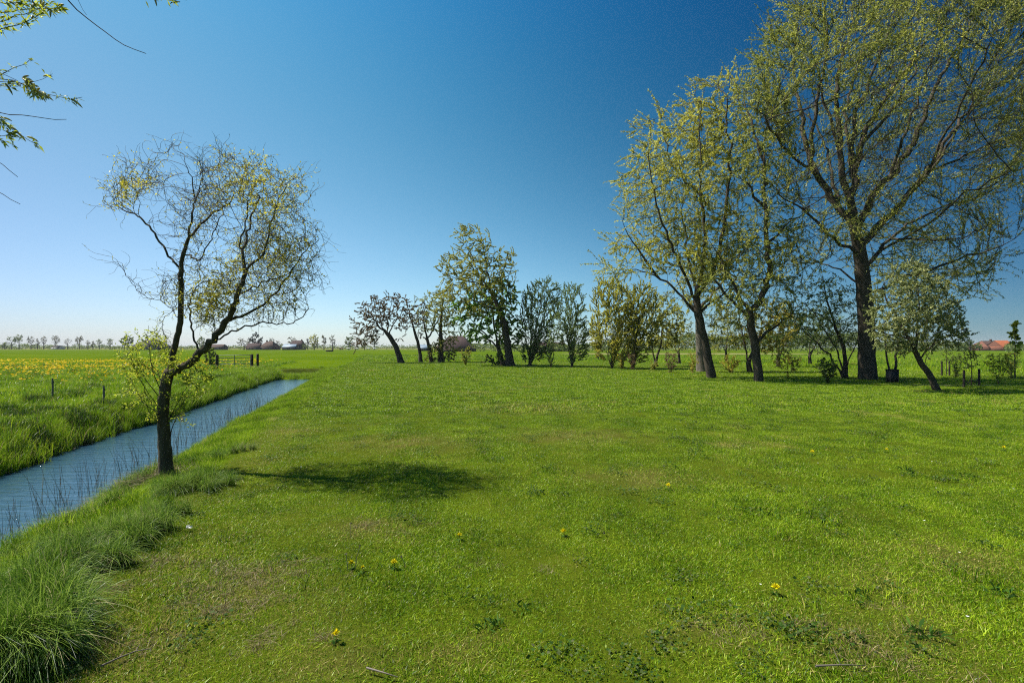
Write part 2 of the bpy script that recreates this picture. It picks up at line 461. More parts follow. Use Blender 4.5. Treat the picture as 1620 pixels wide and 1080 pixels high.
def grass_mat(name, cols, straw, patch_scale, patch, trans=.35, straw_patch=None):
    """cols: dark, mid, light blade colours; patches vary with the place, blades with 'tint'"""
    m, n, l, out = new_mat(name)
    at = n.new('ShaderNodeAttribute'); at.attribute_name = 'tint'
    geo = n.new('ShaderNodeNewGeometry')
    t = noise(n, l, patch_scale, 4, .65, geo.outputs['Position'])
    t2 = noise(n, l, patch_scale * .28, 3, .6, geo.outputs['Position'])
    s = n.new('ShaderNodeMath'); s.operation = 'MULTIPLY_ADD'; s.inputs[1].default_value = patch; s.inputs[2].default_value = -patch * .5
    l.new(t.outputs['Fac'], s.inputs[0])
    s2 = n.new('ShaderNodeMath'); s2.operation = 'MULTIPLY_ADD'; s2.inputs[1].default_value = .80
    l.new(at.outputs['Fac'], s2.inputs[0]); l.new(s.outputs[0], s2.inputs[2])
    s3 = n.new('ShaderNodeMath'); s3.operation = 'ADD'; s3.inputs[1].default_value = .10; l.new(s2.outputs[0], s3.inputs[0])
    r = ramp(n, [(0, cols[0]), (.45, cols[1]), (.85, cols[2])]); l.new(s3.outputs[0], r.inputs[0])
    # straw blades gather in dry patches
    st = ramp(n, [(.60, (0, 0, 0)), (.74, (1, 1, 1))]); l.new(t2.outputs['Fac'], st.inputs[0])
    th = n.new('ShaderNodeMath'); th.operation = 'MULTIPLY_ADD'; th.inputs[1].default_value = -.62; th.inputs[2].default_value = .955
    l.new(st.outputs[0], th.inputs[0])
    gt = n.new('ShaderNodeMath'); gt.operation = 'GREATER_THAN'
    rnd = n.new('ShaderNodeMath'); rnd.operation = 'FRACT'
    m7 = n.new('ShaderNodeMath'); m7.operation = 'MULTIPLY'; m7.inputs[1].default_value = 13.37
    l.new(at.outputs['Fac'], m7.inputs[0]); l.new(m7.outputs[0], rnd.inputs[0])
    di = n.new('ShaderNodeAttribute'); di.attribute_type = 'INSTANCER'; di.attribute_name = 'dry'
    th2 = n.new('ShaderNodeMath'); th2.operation = 'MULTIPLY_ADD'; th2.inputs[1].default_value = -.72
    l.new(di.outputs['Fac'], th2.inputs[0]); l.new(th.outputs[0], th2.inputs[2])
    l.new(rnd.outputs[0], gt.inputs[0]); l.new(th2.outputs[0], gt.inputs[1])
    mx = n.new('ShaderNodeMixRGB'); l.new(gt.outputs[0], mx.inputs[0]); l.new(r.outputs[0], mx.inputs[1]); mx.inputs[2].default_value = (*straw, 1)
    p = n.new('ShaderNodeBsdfPrincipled'); p.inputs['Roughness'].default_value = .38; p.inputs['Specular IOR Level'].default_value = .20
    l.new(mx.outputs[0], p.inputs['Base Color'])
    tr = n.new('ShaderNodeBsdfTranslucent'); l.new(mx.outputs[0], tr.inputs[0])
    ms = n.new('ShaderNodeMixShader'); ms.inputs[0].default_value = trans
    l.new(p.outputs[0], ms.inputs[1]); l.new(tr.outputs[0], ms.inputs[2]); l.new(ms.outputs[0], out.inputs[0])
    return m
M['lawn'] = grass_mat('lawn_blades', [(.018, .048, .003), (.124, .252, .004), (.36, .47, .020)], (.42, .35, .10), 1.3, 1.3)
M['bank'] = grass_mat('bank_blades', [(.016, .048, .003), (.108, .215, .006), (.36, .47, .032)], (.46, .38, .15), 1.1, 1.5, .42)
M['meadow'] = grass_mat('meadow_blades', [(.014, .045, .003), (.150, .300, .005), (.40, .51, .020)], (.34, .29, .09), .7, 3.0)
M['sedge'] = grass_mat('sedge_blades', [(.06, .13, .006), (.21, .36, .010), (.40, .50, .04)], (.34, .27, .12), .8, .6)
M['reed'] = leaf_mat('dry_reed', (.10, .07, .035), (.22, .16, .08), (.38, .30, .17), .2)

def wedge(rng, n, y0, y1, half=1.12):
    """points spread evenly over the ground the camera can see, a little beyond its sides"""
    y = np.sqrt(rng.uniform(y0 ** 2, y1 ** 2, n)); x = rng.uniform(-1, 1, n) * y * half
    return x, y
def lawn_mask(x, y):
    a, b = ab(x, y)
    fe = 58 + 1.5 * wob(x, y * 0, .2) - 16 * sstep(6, 40, x) - 13 * sstep(16, 34, x)
    return (a > -1.95 + .10 * wob(x * 0 + 2, b, .9)) & (y < fe)

# mown lawn
DRY = [(585, 835, .30), (375, 945, .22), (430, 905, .16), (385, 915, .25), (1385, 1015, .28), (250, 985, .30), (140, 1050, .35), (300, 880, .2), (330, 690, .0), (520, 1045, .22), (1130, 1000, .2), (905, 690, .8), (840, 645, 1.2), (1010, 755, .5), (640, 700, .8), (470, 960, .2), (1500, 880, .3), (720, 1035, .15)]
dry_xy = [(*ground_at(px, py)[:2], r) for px, py, r in DRY if r > 0]
def dryness(x, y):
    d = np.zeros(np.shape(x))
    for (gx, gy, r) in dry_xy:
        d = np.maximum(d, 1.0 * np.exp(-(((x - gx) / (r * 1.5)) ** 2 + ((y - gy) / r) ** 2) * (1 + .5 * wob(x, y, 9))))
    n = .5 + .5 * wob(x, y, 1.1) * .6 + .35 * wob(x + 7, y, 3.7)
    d = np.maximum(d * .75, sstep(.62, 1.05, n) * .45)
    a, b = ab(x, y)
    d = np.maximum(d, .42 * sstep(-.2, -1.5, a) * (1 - sstep(9, 15, y)) * np.clip(.6 + .6 * wob(x, y, 2.3), 0, 1))
    return np.clip(d * (.55 + .40 * wob(x + 3, y, 11)), 0, 1)
def weediness(x, y):
    n = wob(x + 31, y - 4, .9) * .6 + .5 * wob(x, y + 9, 2.9) + .3 * wob(x, y, 8)
    return sstep(.25, .75, n) * sstep(-1.2, .4, x / np.maximum(y, 1) * 3 + .6)
rg = RNG('lawn')
lp = [tuft_mesh('lawn_tuft', rg, 135, .15, .010, .034, .0046, 1.5, M['lawn'], 2, .25) for _ in range(8)]
lf = [tuft_mesh('lawn_tuft_far', rg, 95, .30, .025, .055, .011, 1.2, M['lawn'], 2, .2) for _ in range(6)]
lt_ = [tuft_mesh('lawn_tuft_tall', rg, 26, .06, .04, .105, .0050, .9, M['lawn'], 3, .35) for _ in range(4)]
px_, py_, sz_, id_ = [], [], [], []
for (n, y0, y1, s0, s1, k0, k1) in ((8200, 1.2, 6, .8, 1.2, 0, 8), (18000, 6, 14, .95, 1.35, 0, 8), (16000, 13, 26, .9, 1.3, 8, 14), (24000, 25, 62, 1.3, 2.1, 8, 14), (1500, 1.5, 9, .7, 1.3, 14, 18), (1200, 9, 22, 1., 1.6, 14, 18)):
    x, y = wedge(rg, n, y0, y1); k = lawn_mask(x, y)
    if k0 == 14: k &= rg.uniform(0, 1, n) < .04 + .4 * weediness(x, y)
    else: k &= rg.uniform(0, 1, n) > .55 * dryness(x, y) * (y < 20)
    x, y = x[k], y[k]
    px_.append(x); py_.append(y); sz_.append(rg.uniform(s0, s1, len(x)) * (1 + .22 * wob(x, y, 2.0))); id_.append(rg.integers(k0, k1, len(x)))
    sa_ = ab(x, y)[0]; sz_[-1] *= 1 + .13 * np.sign(np.sin(sa_ * 2 * np.pi / 1.7)) * (sa_ < 7)      # faint mower tracks along the water
x, y = np.concatenate(px_), np.concatenate(py_)
lawn_o = scatter('lawn_grass', lp + lf + lt_, np.stack([x, y, zt(x, y)], -1), rg.uniform(0, 6.28, len(x)), np.concatenate(sz_), np.concatenate(id_), extra={'dry': dryness(x, y)})

# low weeds (ground ivy, deadnettle) creeping through the lawn in dark patches
def weed_mesh(rng, n=44):
    r = .10 * np.sqrt(rng.uniform(0, 1, n)); a = rng.uniform(0, 6.28, n)
    b = np.stack([r * np.cos(a), r * np.sin(a), rng.uniform(.012, .045, n)], -1)
    d = rng.normal(0, 1, (n, 3)); d[:, 2] = rng.normal(.15, .3, n)
    d = norm(d); sd = norm(np.cross(d, [0, 0, 1.0] + rng.normal(0, .35, (n, 3)))); L = rng.uniform(.010, .024, (n, 1))
    V = np.stack([b, b + d * L * .5 + sd * L * .42, b + d * L - [0, 0, .004], b + d * L * .5 - sd * L * .42], 1).reshape(-1, 3)
    return mk_mesh('lawn_weed', V, np.arange(n * 4).reshape(n, 4), M['lawn_weed'], False, {'tint': np.repeat(rng.uniform(0, 1, n), 4)})
M['lawn_weed'] = leaf_mat('lawn_weed', (.018, .045, .008), (.045, .095, .012), (.10, .11, .05), .25, .7, .08)
x, y = wedge(rg, 16000, 1.6, 17); k = lawn_mask(x, y) & (rg.uniform(0, 1, len(x)) < weediness(x, y) * .28 + .03); x, y = x[k], y[k]
scatter('lawn_weeds', [weed_mesh(rg) for _ in range(6)], np.stack([x, y, zt(x, y)], -1), rg.uniform(0, 6.28, len(x)), rg.uniform(.6, 1.4, len(x)) * (1 + .02 * y), rg.integers(0, 6, len(x)))
me_g = bpy.data.objects['ground'].data
at_ = me_g.attributes.new('thatch', 'FLOAT', 'POINT'); at_.data.foreach_set('value', (np.where((Y_ > 0) & (Y_ < 30), dryness(X_, Y_), 0) * mow).ravel().astype(np.float32))

# long grass of the verge and the near bank
rg = RNG('verge')
WIND = (.22, -.34, 0)
vp = [tuft_mesh('verge_tuft', rg, 90, .13, .16, .36, .0055, .75, M['bank'], 5, .45, WIND) for _ in range(6)]
M['tussock'] = grass_mat('tussock_blades', [(.010, .034, .003), (.060, .140, .008), (.30, .42, .06)], (.40, .36, .18), 1.1, 1.0, .35)  # darker copy of the bank blades; the shade of the tussocks is in the colour
vt = [tuft_mesh('tussock_tuft', rg, 190, .12, .32, .60, .0062, .85, M['tussock'], 7, .72, (.30, -.36, 0)) for _ in range(5)]
vs = [tuft_mesh('short_tuft', rg, 70, .14, .07, .17, .005, .8, M['bank'], 3, .3, WIND) for _ in range(4)]
X, Y, S, I = [], [], [], []
def bank_pts(n, a0, a1, b0, b1, pw=1.0):
    a = rg.uniform(a0, a1, n); b = b0 + (b1 - b0) * rg.uniform(0, 1, n) ** pw
    return xy(a, b)
for (n, a0, a1, b0, b1, pw, s0, s1, i0, i1) in (
        (1500, -4.0, -2.95, .5, 8.5, 1.1, .40, .85, 0, 6), (700, -4.2, -3.2, 8, 16, 1., .4, .8, 0, 6), (1700, -4.3, -3.3, 15, 44, 1.1, .45, .95, 0, 6), (1500, -4.45, -3.6, 1, 40, 1.2, .6, 1.3, 11, 15),
        (1700, -3.1, -2.1, .5, 16, 1.2, .5, .95, 11, 15), (3000, -3.4, -1.98, 15, 46, 1.1, .6, 1.1, 11, 15), (800, -3.3, -2.1, 7, 16, 1., .5, .9, 11, 15),
        (60, -3.4, -2.8, 4.0, 9, 1.2, .45, .75, 6, 11)):
    x, y = bank_pts(n, a0, a1, b0, b1, pw)
    ck = .5 + .5 * wob(x, y, 2.2) + .3 * wob(x + 5, y, 5.5)
    X.append(x); Y.append(y); S.append(rg.uniform(s0, s1, n) * np.clip(.55 + .75 * ck, .45, 1.45)); I.append(rg.integers(i0, i1, n))
# the heavy tussocks beside the lawn near the camera and round the foot of the willow
for (px, py, n, sp, s0, s1) in ((20, 1035, 22, .12, .65, 1.0), (60, 985, 20, .13, .6, .95), (5, 975, 16, .14, .6, .9), (45, 935, 14, .12, .5, .8), (105, 905, 18, .12, .42, .66), (150, 890, 14, .12, .4, .6), (205, 850, 22, .16, .42, .68), (150, 855, 16, .16, .42, .66), (245, 815, 12, .16, .4, .55), (300, 772, 30, .17, .4, .62), (330, 765, 16, .14, .35, .5), (330, 725, 8, .25, .35, .5)):
    g = ground_at(px, py)
    X.append(g[0] + rg.normal(0, sp, n)); Y.append(g[1] + rg.normal(0, sp, n)); S.append(rg.uniform(s0, s1, n)); I.append(rg.integers(6, 11, n))
x, y, s, i = map(np.concatenate, (X, Y, S, I))
z = zt(x, y); k = z > WATER_Z - .02; x, y, z, s, i = x[k], y[k], z[k], s[k], i[k]
scatter('verge_grass', vp + vt + vs, np.stack([x, y, z], -1), rg.uniform(-.6, .6, len(x)), s, i)

# meadow beyond the ditch and its bank, and the rough grass beyond the lawn
rg = RNG('meadow')
mp_ = [tuft_mesh('meadow_tuft', rg, 70, .17, .07, .19, .006, .9, M['meadow'], 3, .35) for _ in range(6)]
mf_ = [tuft_mesh('meadow_tuft_far', rg, 60, .35, .10, .24, .016, .9, M['meadow'], 2, .3) for _ in range(5)]
ms_ = [tuft_mesh('sedge_tuft', rg, 60, .12, .16, .38, .008, .55, M['sedge'], 4, .35) for _ in range(4)]
X, Y, S, I = [], [], [], []
for (n, a0, a1, b0, b1, s0, s1, i0, i1) in ((7000, -16, -6.9, 3, 18, .7, 1.4, 0, 6), (5000, -22, -7.0, 16, 44, 1.0, 1.7, 0, 6), (7000, -60, -8, 18, 62, .8, 1.5, 6, 11),
                                         (2200, -7.25, -6.45, 2, 20, .7, 1.3, 11, 15), (2200, -7.25, -6.45, 18, 42, .9, 1.6, 11, 15), (240, -7.4, -2.8, 40.2, 43.2, .7, 1.2, 11, 15),
                                         (450, -8, 6, 41.5, 46, 1., 1.7, 0, 6), (160, -4.62, -4.2, 8, 34, .8, 1.3, 11, 15)):
    a = rg.uniform(a0, a1, n); b = rg.uniform(b0, b1, n); x, y = xy(a, b)
    ok = ((np.abs(x) < y * 1.2) | (y > 20)) & ~lawn_mask(x, y) if i0 != 0 or a1 > 0 else np.abs(x) < y * 1.2
    X.append(x[ok]); Y.append(y[ok]); S.append(rg.uniform(s0, s1, ok.sum())); I.append(rg.integers(i0, i1, ok.sum()))
x, y = wedge(rg, 14000, 26, 110, 1.1); a, b = ab(x, y); ok = ~lawn_mask(x, y) & (a > -1.5)
X.append(x[ok]); Y.append(y[ok]); S.append(rg.uniform(.8, 1.7, ok.sum())); I.append(rg.integers(6, 11, ok.sum()))
# dark meadow hollows near the ditch: hummock shade put into earth colour, with coarse clumps
HOLLOW = [(58, 693, .34), (34, 698, .28), (112, 673, .26), (135, 668, .28), (150, 656, .24), (36, 662, .3), (165, 643, .28), (88, 654, .25), (110, 629, .3), (366, 601, .5), (22, 654, .3), (178, 668, .2), (205, 640, .25), (75, 712, .25), (48, 730, .22), (130, 700, .22), (255, 632, .35), (60, 636, .3), (140, 615, .35), (400, 606, .5), (190, 690, .2), (10, 720, .25), (300, 612, .35)]
hol_xy = [(*ground_at(px, py)[:2], r) for px, py, r in HOLLOW]
def hollow(x, y):
    d = np.zeros(np.shape(x))
    for gx, gy, r in hol_xy: d = np.maximum(d, np.exp(-(((x - gx) / (r * 2.0)) ** 2 + ((y - gy) / (r * 1.7)) ** 2) * (1.2 + .5 * wob(x, y, 6))))
    return d
def keep_out(X, Y, S, I):
    for k in range(len(X)):
        ok = hollow(X[k], Y[k]) < .42; X[k], Y[k], S[k], I[k] = X[k][ok], Y[k][ok], S[k][ok], I[k][ok]
keep_out(X, Y, S, I)
M['rush'] = grass_mat('rush_blades', [(.006, .020, .003), (.020, .055, .006), (.07, .13, .02)], (.20, .17, .08), 1.1, .8, .25)
md_ = [tuft_mesh('rush_tuft', rg, 80, .15, .08, .24, .006, .8, M['rush'], 3, .35) for _ in range(3)]
for gx, gy, r in hol_xy:
    n = int(14 + 30 * r); X.append(gx + rg.normal(0, r * .75, n)); Y.append(gy + rg.normal(0, r * .55, n)); S.append(rg.uniform(.8, 1.5, n)); I.append(rg.integers(15, 18, n))
for (px, py, n, sp) in ((0, 758, 26, .30), (25, 752, 20, .28), (60, 742, 16, .25), (-40, 765, 24, .35), (115, 716, 14, .25)):
    g = ground_at(px, py - 14); X.append(g[0] + rg.normal(0, sp, n)); Y.append(g[1] + rg.normal(0, sp, n)); S.append(rg.uniform(.9, 1.5, n)); I.append(rg.integers(11, 15, n))
gat = me_g.attributes['soil_shade'].data; gv = np.zeros(len(gat), np.float32); gat.foreach_get('value', gv)
gat.foreach_set('value', np.maximum(gv, np.clip(hollow(X_, Y_) * 2.2 - .6, 0, 1).ravel()).astype(np.float32))  # painted hollow shade shares the mask of the bare ditch earth
for (px, py, n) in ((60, 692, 26), (35, 700, 16), (125, 662, 14), (145, 655, 14), (105, 628, 14), (115, 672, 16), (365, 600, 14), (185, 650, 12), (20, 655, 10), (60, 640, 10)):
    g = ground_at(px, py)
    X.append(g[0] + rg.normal(0, .35, n)); Y.append(g[1] + rg.normal(0, .35, n)); S.append(rg.uniform(1.2, 2.0, n)); I.append(rg.integers(0, 6, n))
x, y, s, i = map(np.concatenate, (X, Y, S, I))
a_, b_ = ab(x, y); face = (b_ > B_END + 2.5) & (b_ < B_END + 4.0) & (a_ > -8.2) & (a_ < -2.2)
z = zt(x, y); k = (z > WATER_Z - .03) & ~face; x, y, z, s, i = x[k], y[k], z[k], s[k], i[k]
scatter('meadow_grass', mp_ + mf_ + ms_ + md_, np.stack([x, y, z], -1), rg.uniform(0, 6.28, len(x)), s, i)

rg = RNG('thatch')
dead = [tuft_mesh('dead_tuft', rg, 46, .07, .02, .07, .0032, 2.6, M['reed'], 3, .28) for _ in range(4)]
X, Y, S, TZ = [], [], [], []
for (px, py, n, sp, k) in ((378, 905, 34, .13, 1.), (382, 942, 40, .13, 1.), (345, 915, 18, .12, .9), (480, 906, 14, .10, .8), (240, 886, 20, .12, 1.), (150, 936, 18, .10, 1.), (330, 985, 20, .2, .8), (300, 940, 24, .22, .8), (590, 838, 26, .2, .8), (1385, 1010, 30, .22, .9), (1150, 1000, 14, .2, .8), (200, 1010, 24, .2, .9), (470, 1010, 18, .25, .8), (820, 900, 12, .3, .7),
                       (70, 828, 40, .16, 3.2), (105, 815, 40, .16, 3.4), (40, 842, 30, .14, 3.0), (215, 750, 36, .2, 3.4), (235, 738, 30, .2, 3.2), (250, 745, 24, .12, 3.0), (165, 785, 26, .2, 3.)):
    g = ground_at(px, py + (12 if k > 2 else 0)); X.append(g[0] + rg.normal(0, sp * 1.5, n)); Y.append(g[1] + rg.normal(0, sp, n)); S.append(rg.uniform(.7, 1.3, n) * k)
    if k < 2: X[-1], Y[-1], S[-1] = X[-1][::2], Y[-1][::2], S[-1][::2]
x, y, s_ = map(np.concatenate, (X, Y, S)); z = zt(x, y); k = z > WATER_Z - .05; x, y, z, s_ = x[k], y[k], z[k], s_[k]
scatter('dead_grass', dead, np.stack([x, y, z], -1), rg.uniform(0, 6.28, len(x)), s_, rg.integers(0, 4, len(x)))

# dry reed stems standing in the near water edge
rg = RNG('reeds')
n = 620
a = rg.normal(-4.35, .16, n); b = 2.5 + 22 * rg.uniform(0, 1, n) ** 1.6
x, y = xy(a, b); z = zt(x, y)
h = rg.uniform(.45, 1.0, n); ln = rg.normal(0, .16, (n, 2)) + np.array([-.08, 0])
t = np.linspace(0, 1, 4)
Pn = np.stack([x[:, None] + ln[:, :1] * h[:, None] * t ** 1.5, y[:, None] + ln[:, 1:] * h[:, None] * t ** 1.5, z[:, None] - .05 + h[:, None] * t], -1)
V, Q = tubes(Pn, np.broadcast_to(.0026 * (1 - .6 * t), (n, 4)) * (1 + .04 * np.abs(b))[:, None], 3)
o = link('dry_reeds', mk_mesh('dry_reeds', V, Q, M['reed'], True, {'tint': np.repeat(rg.uniform(0, 1, n), 12)})); tag(o, kind='stuff')

# yellow flowers in drifts over the far meadow
rg = RNG('flowers')
n = 60000
x0 = rg.uniform(-75, -9, n); y0 = 23 + 46 * rg.uniform(0, 1, n)
pxl = 810 + F * x0 / y0
dens = np.clip((wob(x0, y0, .55) + 1.0 * wob(x0, y0, 1.9) + .6 * wob(x0, y0, 4.5) + .05) * 1.3, 0, 1) * (sstep(25, 31, y0)) * (1 - sstep(58, 68, y0)) * (1 - .75 * sstep(170, 330, pxl)) * (ab(x0, y0)[0] < -10.5)
dens = np.maximum(dens, .10 * (pxl < 420) * (ab(x0, y0)[0] < -9))
k = rg.uniform(0, 1, n) < dens * .55; x0, y0 = x0[k], y0[k]; n = len(x0)
z0 = zt(x0, y0) + rg.uniform(.14, .30, n); r0 = rg.uniform(.035, .075, n)
ang = np.arange(6) * np.pi / 3
nt = norm(np.stack([rg.normal(0, .35, n), rg.normal(-.15, .35, n), np.ones(n)], -1))
u = norm(np.cross(nt, np.array([0, 1.0, 0.2]))); v = np.cross(nt, u)
c = np.stack([x0, y0, z0], -1)
ring = c[:, None, :] + r0[:, None, None] * (np.cos(ang)[None, :, None] * u[:, None] + np.sin(ang)[None, :, None] * v[:, None]) + (r0 * .35)[:, None, None] * nt[:, None] * np.array([1, .6] * 3)[None, :, None]
V = np.concatenate([c[:, None, :], ring], 1).reshape(-1, 3); bi = np.arange(n)[:, None] * 7
Q = np.concatenate([bi + np.array([[0, 1, 2, 3]]), bi + np.array([[0, 3, 4, 5]]), bi + np.array([[0, 5, 6, 1]])])
o = link('meadow_flowers', mk_mesh('meadow_flowers', V, Q, leaf_mat('petal_yellow', (.58, .33, .004), (.66, .44, .006), (.70, .55, .02), .3, .7, .05), True, {'tint': np.repeat(rg.uniform(0, 1, n), 7)})); tag(o, kind='stuff')

# daisies: white specks scattered through the lawn
n = 900
x0, y0 = wedge(rg, n, 3, 40); k = lawn_mask(x0, y0) & (wob(x0, y0, .8) > -.1); x0, y0 = x0[k], y0[k]; n = len(x0)
c = np.stack([x0, y0, zt(x0, y0) + .05], -1); r0 = rg.uniform(.004, .008, n) * (1 + y0 * .04)
ang = np.arange(8) * np.pi / 4
ring = c[:, None, :] + r0[:, None, None] * np.stack([np.cos(ang), np.sin(ang), np.array([.3, .15] * 4)], -1)[None]
V = np.concatenate([c[:, None, :], ring], 1).reshape(-1, 3); bi = np.arange(n)[:, None] * 9
Q = np.concatenate([bi + np.array([[0, 1 + 2 * j, 2 + 2 * j, 1 + (2 * j + 2) % 8]]) for j in range(4)])
o = link('lawn_daisies', mk_mesh('lawn_daisies', V, Q, leaf_mat('petal_white', (.6, .6, .5), (.75, .75, .7), (.8, .8, .78), .2), True, {'tint': np.repeat(rg.uniform(0, 1, n), 9)})); tag(o, kind='stuff')

# ------------------------------------------------------------------ trees
def in_poly(poly, pts):
    x, y = pts[:, 0], pts[:, 1]; ins = np.zeros(len(pts), bool); n = len(poly)
    dist = np.full(len(pts), 1e9)
    for k in range(n):
        x0, y0 = poly[k]; x1, y1 = poly[(k + 1) % n]
        c = ((y0 > y) != (y1 > y)) & (x < (x1 - x0) * (y - y0) / ((y1 - y0) or 1e-9) + x0)
        ins ^= c
        dx, dy = x1 - x0, y1 - y0; L2 = dx * dx + dy * dy + 1e-9
        t = np.clip(((x - x0) * dx + (y - y0) * dy) / L2, 0, 1)
        dist = np.minimum(dist, np.hypot(x - x0 - t * dx, y - y0 - t * dy))
    return ins, dist

def colonize(pos, par, attr, step, rng, jit=.15, trop=(0, 0, 0), kill=1.6, iters=140, cap=30000):
    n = len(pos)
    Pz = np.zeros((cap, 3)); Pz[:n] = pos
    pr = np.full(cap, -1, int); pr[:n] = par
    kids = np.zeros(cap, int)
    tw = rng.normal(0, 1, (cap, 3))
    alive = np.ones(len(attr), bool)
    nd = np.full(len(attr), 1e9); ni = np.zeros(len(attr), int)
    def upd(i0, i1):
        for s in range(i0, i1, 400):
            e = min(s + 400, i1); ia = np.where(alive)[0]
            if len(ia) == 0: return
            d = np.sqrt(np.maximum(((attr[ia] ** 2).sum(1)[:, None] - 2 * attr[ia] @ Pz[s:e].T + (Pz[s:e] ** 2).sum(1)[None]), 0))
            j = d.argmin(1); dm = d[np.arange(len(ia)), j]; b = dm < nd[ia]
            nd[ia[b]] = dm[b]; ni[ia[b]] = s + j[b]
    upd(0, n)
    trop = np.array(trop)
    for it in range(iters):
        alive &= nd > kill * step
        ia = np.where(alive)[0]
        if len(ia) == 0 or n > cap - 3000: break
        acc = np.zeros((n, 3)); dirs = norm(attr[ia] - Pz[ni[ia]])
        np.add.at(acc, ni[ia], dirs)
        u = np.unique(ni[ia]); full = kids[u] >= 3
        if full.any():
            bad = set(u[full].tolist()); alive[[i for i in ia if ni[i] in bad]] = False
        u = u[~full]
        if len(u) == 0: continue
        nw = .75 * tw[u] + .65 * rng.normal(0, 1, (len(u), 3))
        d = norm(norm(acc[u]) + jit * nw + trop)
        m = len(u)
        Pz[n:n + m] = Pz[u] + step * d; pr[n:n + m] = u; tw[n:n + m] = nw; kids[u] += 1
        upd(n, n + m); n += m
    return Pz[:n], pr[:n]

def skeleton_mesh(pos, par, rad, sides_of):
    """tubes along chains of nodes; returns verts, quads"""
    n = len(pos); main = np.full(n, -1); best = np.zeros(n)
    for i in range(n):
        p = par[i]
        if p >= 0 and rad[i] > best[p]: best[p] = rad[i]; main[p] = i
    starts = [i for i in range(n) if par[i] < 0 or main[par[i]] != i]
    by = {}
    for s in starts:
        ch = [s] if par[s] < 0 else [par[s], s]
        rr = [rad[s]] if par[s] < 0 else [min(rad[par[s]], rad[s] * 1.25), rad[s]]
        i = s
        while main[i] >= 0:
            i = main[i]; ch.append(i); rr.append(rad[i])
        if len(ch) < 2: continue
        by.setdefault((len(ch), sides_of(max(rr))), []).append((ch, rr))
    Vs, Qs, o = [], [], 0
    for (K, S), L in by.items():
        V, Q = tubes(pos[np.array([c for c, _ in L])], np.array([r for _, r in L]), S)
        Vs.append(V); Qs.append(Q + o); o += len(V)
    return np.concatenate(Vs), np.concatenate(Qs)

def leaf_quads(rng, base, d, L, W, droop=.2):
    n = len(base)
    d = norm(d); s = norm(np.cross(d, norm(rng.normal(0, 1, (n, 3))))); nn = np.cross(s, d)
    L = L * rng.uniform(.6, 1.35, (n, 1)); W = W * rng.uniform(.7, 1.3, (n, 1))
    mid = base + d * L * .45
    tip = base + d * L - np.array([0, 0, 1.0]) * L * droop
    V = np.stack([base, mid + s * W / 2 + nn * W * .18, tip, mid - s * W / 2 + nn * W * .18], 1).reshape(-1, 3)
    return V, np.arange(n * 4).reshape(n, 4)

